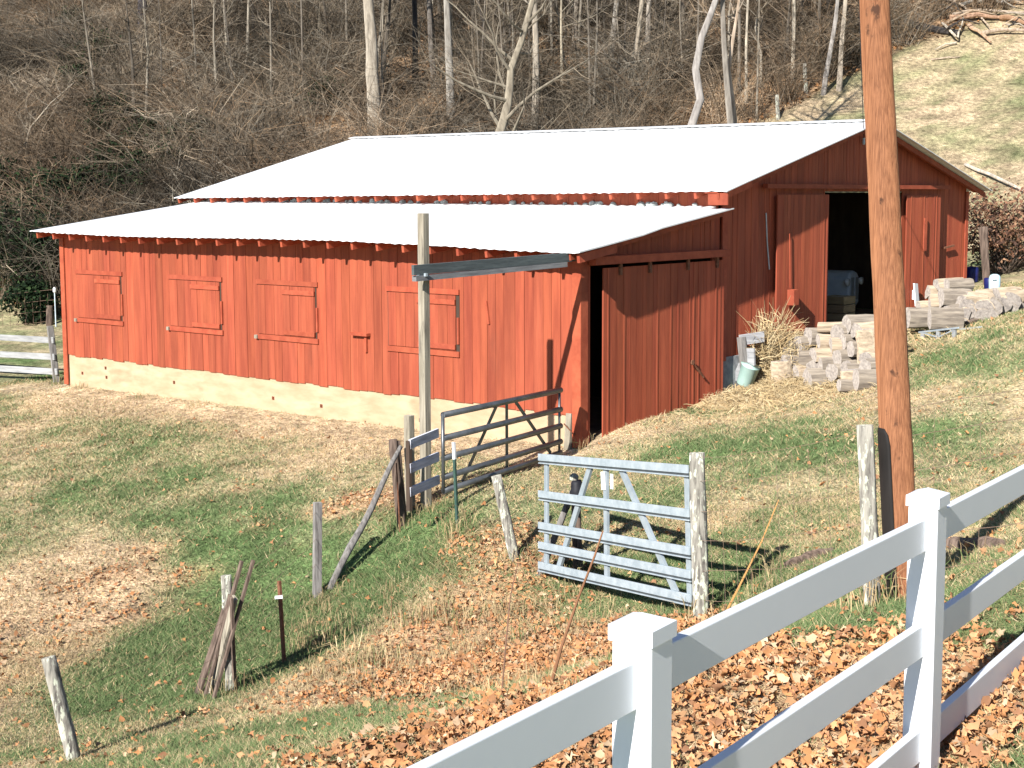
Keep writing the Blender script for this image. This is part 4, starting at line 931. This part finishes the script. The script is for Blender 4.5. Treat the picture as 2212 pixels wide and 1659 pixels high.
for vx, vy, lift, k, yw, sc in [(2010, 706, .42, 2, .1, 1), (2040, 704, .50, 4, -.1, 1.1), (2068, 702, .30, 0, .5, 1), (2030, 700, .66, 3, 0, 1.05), (2062, 700, .58, 1, .05, 1.2), (2085, 700, .16, 4, 1.3, 1), (2088, 698, .42, 0, 1.2, 1), (2048, 698, .86, 2, .1, 1), (2068, 696, .86, 0, .2, 1),
        (2100, 696, .14, 0, 1.2, 1), (2112, 694, .30, 4, 1.0, 1), (2100, 694, .58, 5, .4, 1), (2124, 692, .14, 1, 1.25, 1), (2128, 690, .40, 3, 1.1, 1), (2112, 690, .72, 2, .2, 1), (2142, 688, .14, 0, 1.2, 1), (2146, 686, .40, 1, 1.2, 1), (2136, 684, .62, 4, .3, 1.05),
        (2160, 682, .14, 5, 1.1, 1), (2164, 680, .38, 0, 1.3, 1.1), (2172, 676, .60, 3, .3, 1.1), (2180, 676, .14, 1, 1.2, 1), (2184, 674, .40, 1, 1.2, 1.1), (2198, 670, .14, 0, 1.1, 1), (2204, 668, .36, 4, 1.2, 1), (2220, 664, .16, 0, 1.2, 1), (2226, 660, .4, 1, 1.2, 1)]:
    rows.append((vx, vy, lift, k, yw, sc))
stack(rows, LP, GP, False)
# rack under the big logs
q0, q1 = hit(1985, 735), hit(2070, 728); rk = thing('log_rack', 'low pale metal rack under the two large pale logs', 'rack', q0)
u = (q1-q0)/np.linalg.norm(q1-q0); nv = np.array([-u[1], u[0], 0]);
for o_ in (0, .45): part('rail', MB().beam(q0+nv*o_+np.array([0, 0, .14]), q1+nv*o_+np.array([0, 0, .15]), .03, .03), GALV, rk)
for f in (.1, .5, .9): part('leg', MB().beam(q0+(q1-q0)*f-np.array([0, 0, .05]), q0+(q1-q0)*f+np.array([0, 0, .125]), .06, .06, (0, 1, 0)), BLOCK, rk)
part('strut', MB().beam(q0+(q1-q0)*.12+np.array([0, 0, .12]), q0+(q1-q0)*.5+np.array([0, 0, .02]), .02, .02), GALV, rk); part('strut', MB().beam(q0+(q1-q0)*.5+np.array([0, 0, .02]), q0+(q1-q0)*.88+np.array([0, 0, .12]), .02, .02), GALV, rk)
pts = [hit(2090, 704), hit(2150, 686), hit(2235, 654)]; pts = [q+np.array([0, 0, .05]) for q in pts]
solo('pallet_board', MB().beam(pts[0], pts[2], .12, .05), BROWNPOST, 'dark base board under the right-hand firewood pile', 'board', pts[0])
# can and drum
b = hit(2150, 678); dd = depth(b); cb = at(2148, 629, dd); h = np.linalg.norm(at(2148, 592, dd)-cb); cn = thing('plastic_can', 'pale blue plastic can on top of the firewood pile', 'can', cb)
part('body', MB().lathe(cb, [(.10, 0), (.105, .02), (.105, h*.8), (.085, h*.93), (.04, h)], 16), CANPL, cn, smooth=True)
fwd = (CAM-cb); fwd[2] = 0; fwd /= np.linalg.norm(fwd); sd_ = np.array([-fwd[1], fwd[0], 0])
part('label_slot', MB().beam(cb+fwd*.107+np.array([0, 0, h*.66])-sd_*.035, cb+fwd*.107+np.array([0, 0, h*.67])+sd_*.035, .006, .02), BLACK, cn)
b = at(2097, 618, 33.2); b[2] = max(b[2]-.05, g1(b[0], b[1]))
solo('blue_drum', MB().lathe(b, [(.15, 0), (.17, .03), (.17, .32), (.15, .36), (.05, .38)], 16), BLUEPL, 'dark blue plastic drum at the far barn corner', 'drum', b, smooth=True)
b = at(2137, 630, 30.5)
solo('blue_bucket', MB().lathe(b, [(.09, 0), (.11, .03), (.12, .28), (.10, .3)], 14), BLUEPL, 'dark blue bucket half hidden behind the pale blue can', 'bucket', b, smooth=True)
# left heap: logs, stumps, straw
rows = [(1772, 815, .45, 3, .05, 1.1), (1800, 812, .46, 2, .1, 1.1), (1815, 814, .30, 4, -.1, 1.1), (1780, 818, .25, 4, .8, 1), (1845, 810, .42, 2, .2, 1), (1740, 815, .30, 6, .1, 1.2), (1850, 815, .2, 5, .6, 1), (1795, 825, .1, 6, .05, 1.3), 
        (1880, 820, .22, 3, .3, 1.1), (1898, 828, .14, 2, .1, 1.1), (1900, 812, .4, 4, .5, 1), (1860, 838, .08, 6, .3, 1), (1835, 806, .60, 2, .15, 1), (1812, 806, .62, 6, .2, 1.1),
        (1790, 800, .72, 7, .05, 1.2), (1815, 798, .86, 8, -.05, 1.1), (1840, 796, .80, 9, .3, 1.1), (1765, 804, .58, 2, .1, 1.2), (1860, 800, .62, 8, .2, 1.1), (1880, 806, .52, 7, .1, 1.1), (1905, 802, .62, 3, .5, 1.1), (1750, 806, .50, 7, 0, 1.1), (1890, 796, .80, 7, .1, 1.1), (1868, 792, .9, 9, .2, 1.1),
        (1735, 806, .34, 8, .2, 1.1), (1905, 822, .3, 7, .2, 1.1), (1828, 820, .2, 8, .4, 1), (1760, 828, .14, 7, .3, 1.1)]
stack(rows, LS, GS, True)
pc_ = hit(1706, 815); BKT = hit(1612, 846)
def heap(x, y): return .62*np.exp(-(((x-pc_[0]+.5)/1.2)**2+((y-pc_[1]+.1)/1.6)**2))*(1-np.exp(-((x-BKT[0])**2+(y-BKT[1])**2)/.5))
def stump(vb, vt, r, lab):
    b = hit(*vb); t = at(*vt, depth(b)); up_z = np.array([0, 0, .5*float(heap(b[0], b[1]))]); b = b+up_z; t = t+up_z*.6; root = thing('stump', lab, 'stump', b)
    part('bole', rpost(MB(), b, t, r, r*.95, 11, .06), LOGSIDE, root, smooth=True); d = (t-b)/np.linalg.norm(t-b)
    part('cut_top', MB().lathe(t, [(r*.9, 0), (r*.88, .012)], 11, d), LOGEND, root)
stump((1690, 838), (1688, 790), .20, 'grey-topped upright stump left in the straw heap'); stump((1842, 842), (1838, 800), .18, 'grey-topped upright stump right in the straw heap'); stump((1884, 812), (1876, 712), .22, 'tall rotten pale stump beside the utility pole')
b = hit(1607, 842); t = at(1624, 797, depth(b)-.05); b = b+np.array([0, 0, .05]); t = t+np.array([0, 0, .05]); bk = thing('green_bucket', 'pale green plastic bucket tipped by the corner of the straw heap', 'bucket', b)
dv = (t-b)/np.linalg.norm(t-b); hl = np.linalg.norm(t-b)
part('shell', MB().lathe(b+np.array([0, 0, .03]), [(.01, 0), (.13, .005), (.14, .02), (.165, hl*.97), (.178, hl), (.155, hl+.001), (.13, hl-.03), (.01, hl-.05)], 18, dv+np.array([.1, -.25, 0])), GREENPL, bk, smooth=True)
b = hit(1606, 836); dd = depth(b)-.15; bx = thing('planter_frame', 'broken grey timber frame holding the straw heap by the barn', 'planter', b)
part('post', MB().beam(at(1612, 828, dd), at(1601, 728, dd), .12, .11, (.3, 1, 0)), GREYWOOD, bx, bevel=.006); part('board', MB().beam(at(1598, 735, dd), at(1650, 727, dd+.1), .05, .18), GREYWOODH, bx)
part('board', MB().beam(at(1621, 752, dd-.05), at(1622, 800, dd-.05), .16, .05, (0, 1, 0)), GREYWOODH, bx); part('board', MB().beam(at(1588, 800, dd+.1), at(1610, 812, dd+.1), .1, .3), GREYWOODH, bx)
n = 15000; x = pc_[0]-.25+RNG.normal(0, 1.0, n); y = pc_[1]+.1+RNG.normal(0, 1.3, n); ok = (x > .2); x, y = x[ok], y[ok]; z = gz(x, y)+heap(x, y)*RNG.uniform(.2, 1, len(x))+.02; n = len(x)
P0 = np.stack([x, y, z], 1); dv = rand_unit(n)*RNG.uniform(.08, .3, (n, 1)); dv[:, 2] = np.abs(dv[:, 2])*.5
V, F = strips(P0, P0+dv*.5+np.array([0, 0, .02]), P0+dv, RNG.uniform(.006, .014, n))
vx_ = [(1640, 745), (1655, 735), (1670, 740), (1650, 760), (1688, 765), (1640, 770), (1665, 775), (1690, 740), (1680, 715), (1660, 712), (1705, 770), (1715, 790), (1650, 790)]; base_ = [at(a, b, depth(hit(1650, 830))+.2) for a, b in vx_]
k = 1000; P0b = np.array(base_)[RNG.integers(0, 13, k)]+RNG.normal(0, .14, (k, 3))-np.array([0, 0, .1]); dvb = rand_unit(k)*RNG.uniform(.2, .62, (k, 1)); dvb[:, 2] = np.abs(dvb[:, 2])
V2, F2 = strips(P0b, P0b+dvb*.5+np.array([0, 0, .03]), P0b+dvb, RNG.uniform(.008, .018, k))
STC = [(.60, .46, .25), (.70, .57, .35), (.42, .30, .16)]
k3 = 3200; P3 = np.array([at(rnd(1700, 1905), rnd(745, 840), depth(pc_)+rnd(-.5, .35)) for _ in range(k3)]); P3 = P3[P3[:, 2] > gz(P3[:, 0], P3[:, 1])]; k3 = len(P3); d3 = rand_unit(k3)*RNG.uniform(.1, .32, (k3, 1)); d3[:, 2] *= .4
V3, F3 = strips(P3, P3+d3*.5+np.array([0, 0, .02]), P3+d3, RNG.uniform(.006, .013, k3))
so_ = mesh_obj('straw_heap', [(V3, F3, np.repeat(palette(k3, STC, [.4, .35, .25]), 2, 0)), (V, F, np.repeat(palette(n, STC, [.4, .35, .25]), 2, 0)), (V2, F2, np.repeat(palette(k, STC, [.4, .35, .25]), 2, 0))], STRAW); tag(so_, 'loose pale straw heaped among the logs before the barn', 'straw', kind='stuff')
hx = np.linspace(pc_[0]-2.4, pc_[0]+1.6, 26); hy = np.linspace(pc_[1]-2.4, pc_[1]+2.8, 30); HX, HY = np.meshgrid(hx, hy, indexing='ij'); HZ = gz(HX, HY)+heap(HX, HY)*.75-.03
ii = np.arange(26*30).reshape(26, 30); FF = np.stack([ii[:-1, :-1], ii[1:, :-1], ii[1:, 1:], ii[:-1, 1:]], -1).reshape(-1, 4)
hm_ = mesh_np('straw_mound', np.stack([HX, HY, HZ], -1).reshape(-1, 3), FF, np.tile(np.array([[.42, .30, .16]]), (len(FF), 1))); hm_.materials.append(STRAW); ho = bpy.data.objects.new('straw_mound', hm_); COL.objects.link(ho); tag(ho, 'packed straw mound under the loose straw', 'straw', kind='stuff')

# logs lying by the vinyl fence
for (a, b, r, lab) in [((2020, 1186), (2165, 1180), .075, 'rotting grey log lying behind the vinyl fence post'), ((1690, 1228), (1800, 1190), .06, 'flat grey branch lying in the grass left of the lichened post')]:
    p, q = hit(*a), hit(*b); k = 8; pts = [p+(q-p)*i/k+np.array([0, 0, r*.2]) for i in range(k+1)]
    solo('rotten_log', MB().tube(pts, [r*rnd(.85, 1.1)*(.5+min(i, 8-i)*.2 if min(i, 8-i) < 3 else 1) for i in range(9)], 10, wob=.12), BROWNPOST, lab, 'log', p, smooth=True)

# dry stems
for vps, r, c, lab in [([(1186, 1494), (1212, 1400), (1250, 1290), (1285, 1200), (1302, 1148)], .011, (.30, .15, .08), 'long brown weed stem leaning before the galvanised gate'), ([(1084, 1500), (1092, 1400), (1102, 1290), (1120, 1210)], .007, (.26, .15, .10), 'thin brown weed stem left of the long leaning one'),
        ([(1560, 1340), (1600, 1260), (1645, 1170), (1682, 1080)], .011, (.62, .33, .12), 'orange dry stalk leaning right of the gate post'), ([(846, 1342), (845, 1285)], .006, (.3, .17, .1), 'short dry stem on the leafy bank'), ([(914, 1375), (911, 1290)], .007, (.26, .14, .09), 'short dark dry stem right of the other short one'),
        ([(1400, 1580), (1398, 1400), (1408, 1385)], .004, (.55, .48, .3), 'pale grass stalk behind the nearest vinyl post')]:
    b = hit(*vps[0]); dd = depth(b); pts = [b]+[at(*v, dd+.25*i) for i, v in enumerate(vps[1:])]
    solo('dry_stem', MB().tube(pts, [r*(1-.55*i/(len(pts)-1)) for i in range(len(pts))], 6, True, c, wob=.05), PLANT, lab, 'weed', b)

# ================================================================== TURF AND LEAVES
def sample(n, r0, r1, pw=1.0):
    u = RNG.random(n); r = (r0**pw+(r1**pw-r0**pw)*u)**(1/pw); az = YAW+RNG.uniform(-.41, .41, n)
    x = CAM[0]+np.sin(az)*r; y = CAM[1]+np.cos(az)*r; ok = notbarn(x, y); x, y, r = x[ok], y[ok], r[ok]; z = gz(x, y)
    v, _ = inview(np.stack([x, y, z], 1), 1.15, -.05, 1.2); return x[v], y[v], z[v], r[v]
def turf(n, r0, r1, pw):
    x, y, z, r = sample(n, r0, r1, pw); ok = forest(x, y) < .5
    d, lf = zones(x, y); patch = fbm(x*1.7, y*1.7, 61, 3)
    front = np.clip(1.15-np.abs(y+.3)/1.0, 0, 1)*((x > -16) & (x < .4)); ok &= (RNG.random(len(x)) > .5*lf) & (RNG.random(len(x)) > .85*front); x, y, z, r, d, lf, patch = [a[ok] for a in (x, y, z, r, d, lf, patch)]; n = len(x)
    lush = np.clip(1-d*1.3, 0, 1)
    h = RNG.uniform(.018, .042, n)*(1+lush*.6)*(.7+.7*patch)*np.clip(r/14, .85, 1.3); w = np.maximum(.0035, .00032*r)*RNG.uniform(.7, 1.4, n)
    ph = RNG.uniform(0, 6.28, n); lean = RNG.uniform(.4, 2.2, n); t = RNG.uniform(0, 6.28, n)
    a = np.stack([np.cos(t)*w, np.sin(t)*w, 0*w], 1); b = np.stack([x, y, z-.004], 1)
    tip = b+np.stack([np.cos(ph)*lean*h, np.sin(ph)*lean*h, h], 1)
    V = np.stack([b-a, b+a, tip], 1).reshape(-1, 3)
    isdry = RNG.random(n) < np.clip(d*.85+.08, 0, 1)
    c = np.where(isdry[:, None], palette(n, [(.60, .46, .26), (.50, .36, .20), (.68, .56, .35)], [.45, .3, .25]), palette(n, [(.16, .235, .09), (.215, .28, .12), (.115, .17, .068), (.27, .29, .14)], [.35, .3, .2, .15]))
    return V, np.arange(n*3).reshape(n, 3), c
V1, F1, C1 = turf(380000, 4.2, 17, 1.2); V2, F2, C2 = turf(340000, 15, 34, 1.4)
gr = mesh_obj('grass', [(V1, F1, C1), (V2, F2, C2)], PLANT); tag(gr, 'short mixed green and straw-coloured grass blades of the pasture', 'grass', kind='stuff')
# tall tufts at posts and on the bank
def tufts():
    P = []; sp_ = [(988, 1143, 60, .35), (1510, 1335, 40, .3), (500, 1495, 70, .3), (870, 1140, 50, .3), (1885, 1310, 60, .3), (660, 1400, 60, .3), (740, 1370, 50, .25), (900, 1350, 70, .35), (945, 1330, 60, .35), (980, 1350, 60, .3), (820, 1430, 60, .3), (1220, 1300, 40, .25), (1090, 1330, 40, .25), (980, 1160, 60, .3), (1110, 1215, 40, .25), (1640, 1280, 60, .3), (1660, 1240, 50, .3), (1945, 1290, 50, .3), (2080, 1225, 40, .25),
            (700, 1300, 30, .2), (1000, 1120, 40, .25), (935, 1105, 50, .25), (1260, 975, 40, .3), (1590, 850, 40, .25), (130, 830, 50, .3), (170, 838, 40, .2), (300, 862, 40, .18), (420, 880, 40, .18), (1240, 1260, 50, .3), (1480, 1310, 40, .25), (760, 1450, 60, .3), (1130, 1380, 40, .3)]
    dryb = len(sp_); sp_ += [(rnd(640, 1320), rnd(1285, 1500), int(rnd(18, 50)), rnd(.08, .24)) for _ in range(95)]
    for qi, (vx, vy, k, hh) in enumerate(sp_):
        c = hit(vx, vy) if not isinstance(vx, np.ndarray) else vx; b = np.tile(c, (k, 1))+RNG.normal(0, .12, (k, 3)); b[:, 2] = gz(b[:, 0], b[:, 1])-.01; ph = RNG.uniform(0, 6.28, k); s = RNG.uniform(.1, .8, k); h = hh*RNG.uniform(.4, 1, k)
        m_ = b+np.stack([np.cos(ph)*s*h*.4, np.sin(ph)*s*h*.4, h*.7], 1); e = m_+np.stack([np.cos(ph)*s*h*.6, np.sin(ph)*s*h*.6, h*.3*(1-s)], 1)
        V, F = strips(b, m_, e, RNG.uniform(.004, .009, k), .2); P.append((V, F, np.repeat(palette(k, [(.56, .44, .25), (.16, .22, .08), (.44, .31, .17)], [.45, .3, .25] if qi < dryb else [.5, .08, .42]), 2, 0)))
    return P
tu = mesh_obj('grass_tufts', tufts(), PLANT); tag(tu, 'taller dry and green grass tufts around the posts and bank', 'grass', kind='stuff')
# fallen leaves
def leaves(n, r0, r1, pw, k):
    x, y, z, r = sample(n, r0, r1, pw); d, lf = zones(x, y); cl = fbm(x*2.3, y*2.3, 81, 3)
    keep = (RNG.random(len(x)) < np.clip((lf-.12)*.75*(.1+1.5*cl), 0, 1)+.022*(cl > .55)+.010) & (forest(x, y) < .5); x, y, z, r = x[keep], y[keep], z[keep], r[keep]; n = len(x)
    s = RNG.uniform(.012, .040, n); P = np.stack([x, y, z+RNG.uniform(.01, .05, n)], 1)
    nrm = RNG.normal(0, .55, (n, 3)); nrm[:, 2] = 1; nrm /= np.linalg.norm(nrm, axis=1, keepdims=True); a = np.cross(nrm, rand_unit(n)); a /= np.linalg.norm(a, axis=1, keepdims=True); b = np.cross(nrm, a)
    ring = []
    for i in range(k):
        t = 2*math.pi*i/k; rr = (1.0 if i % 2 == 0 else .66)*(1.2 if i == 0 else 1)*RNG.uniform(.55, 1.3, n); t = t+RNG.uniform(-.22, .22, n)[:, None]
        ring.append(P+(a*np.cos(t)+b*np.sin(t))*(s*rr)[:, None]+nrm*(s*RNG.uniform(-.35, .8, n))[:, None])
    V = np.stack([P]+ring, 1).reshape(-1, 3); i0 = np.arange(n)[:, None]*(k+1)
    F = np.concatenate([i0+np.array([[0, 1+j, 1+(j+1) % k]]) for j in range(k)], 1).reshape(-1, 3)
    c = palette(n, [(.58, .28, .12), (.61, .35, .18), (.47, .235, .115), (.62, .45, .29), (.36, .185, .10)], [.3, .27, .18, .12, .13])
    return V, F, np.repeat(c, k, 0)
A_ = leaves(70000, 4, 13, 1.3, 10); B_ = leaves(80000, 12, 26, 1.4, 6)
lv_ = mesh_obj('fallen_leaves', [A_, B_], PLANT); tag(lv_, 'orange and tan fallen leaves scattered over the grass', 'leaves', kind='stuff')
# pale curled grass stalks on the bank
k = 70; P = np.array([hit(rnd(700, 900), rnd(1380, 1490)) for _ in range(k)]); dv = rand_unit(k)*RNG.uniform(.15, .5, (k, 1)); dv[:, 2] = np.abs(dv[:, 2])*.5
V, F = strips(P, P+dv*.5+np.array([0, 0, .1]), P+dv, RNG.uniform(.006, .012, k)); cu = mesh_obj('dry_stalks', [(V, F, np.repeat(palette(k, [(.62, .5, .3), (.5, .36, .2)], [.5, .5]), 2, 0))], PLANT); tag(cu, 'pale curled dead stalks on the leafy bank', 'stalks', kind='stuff')
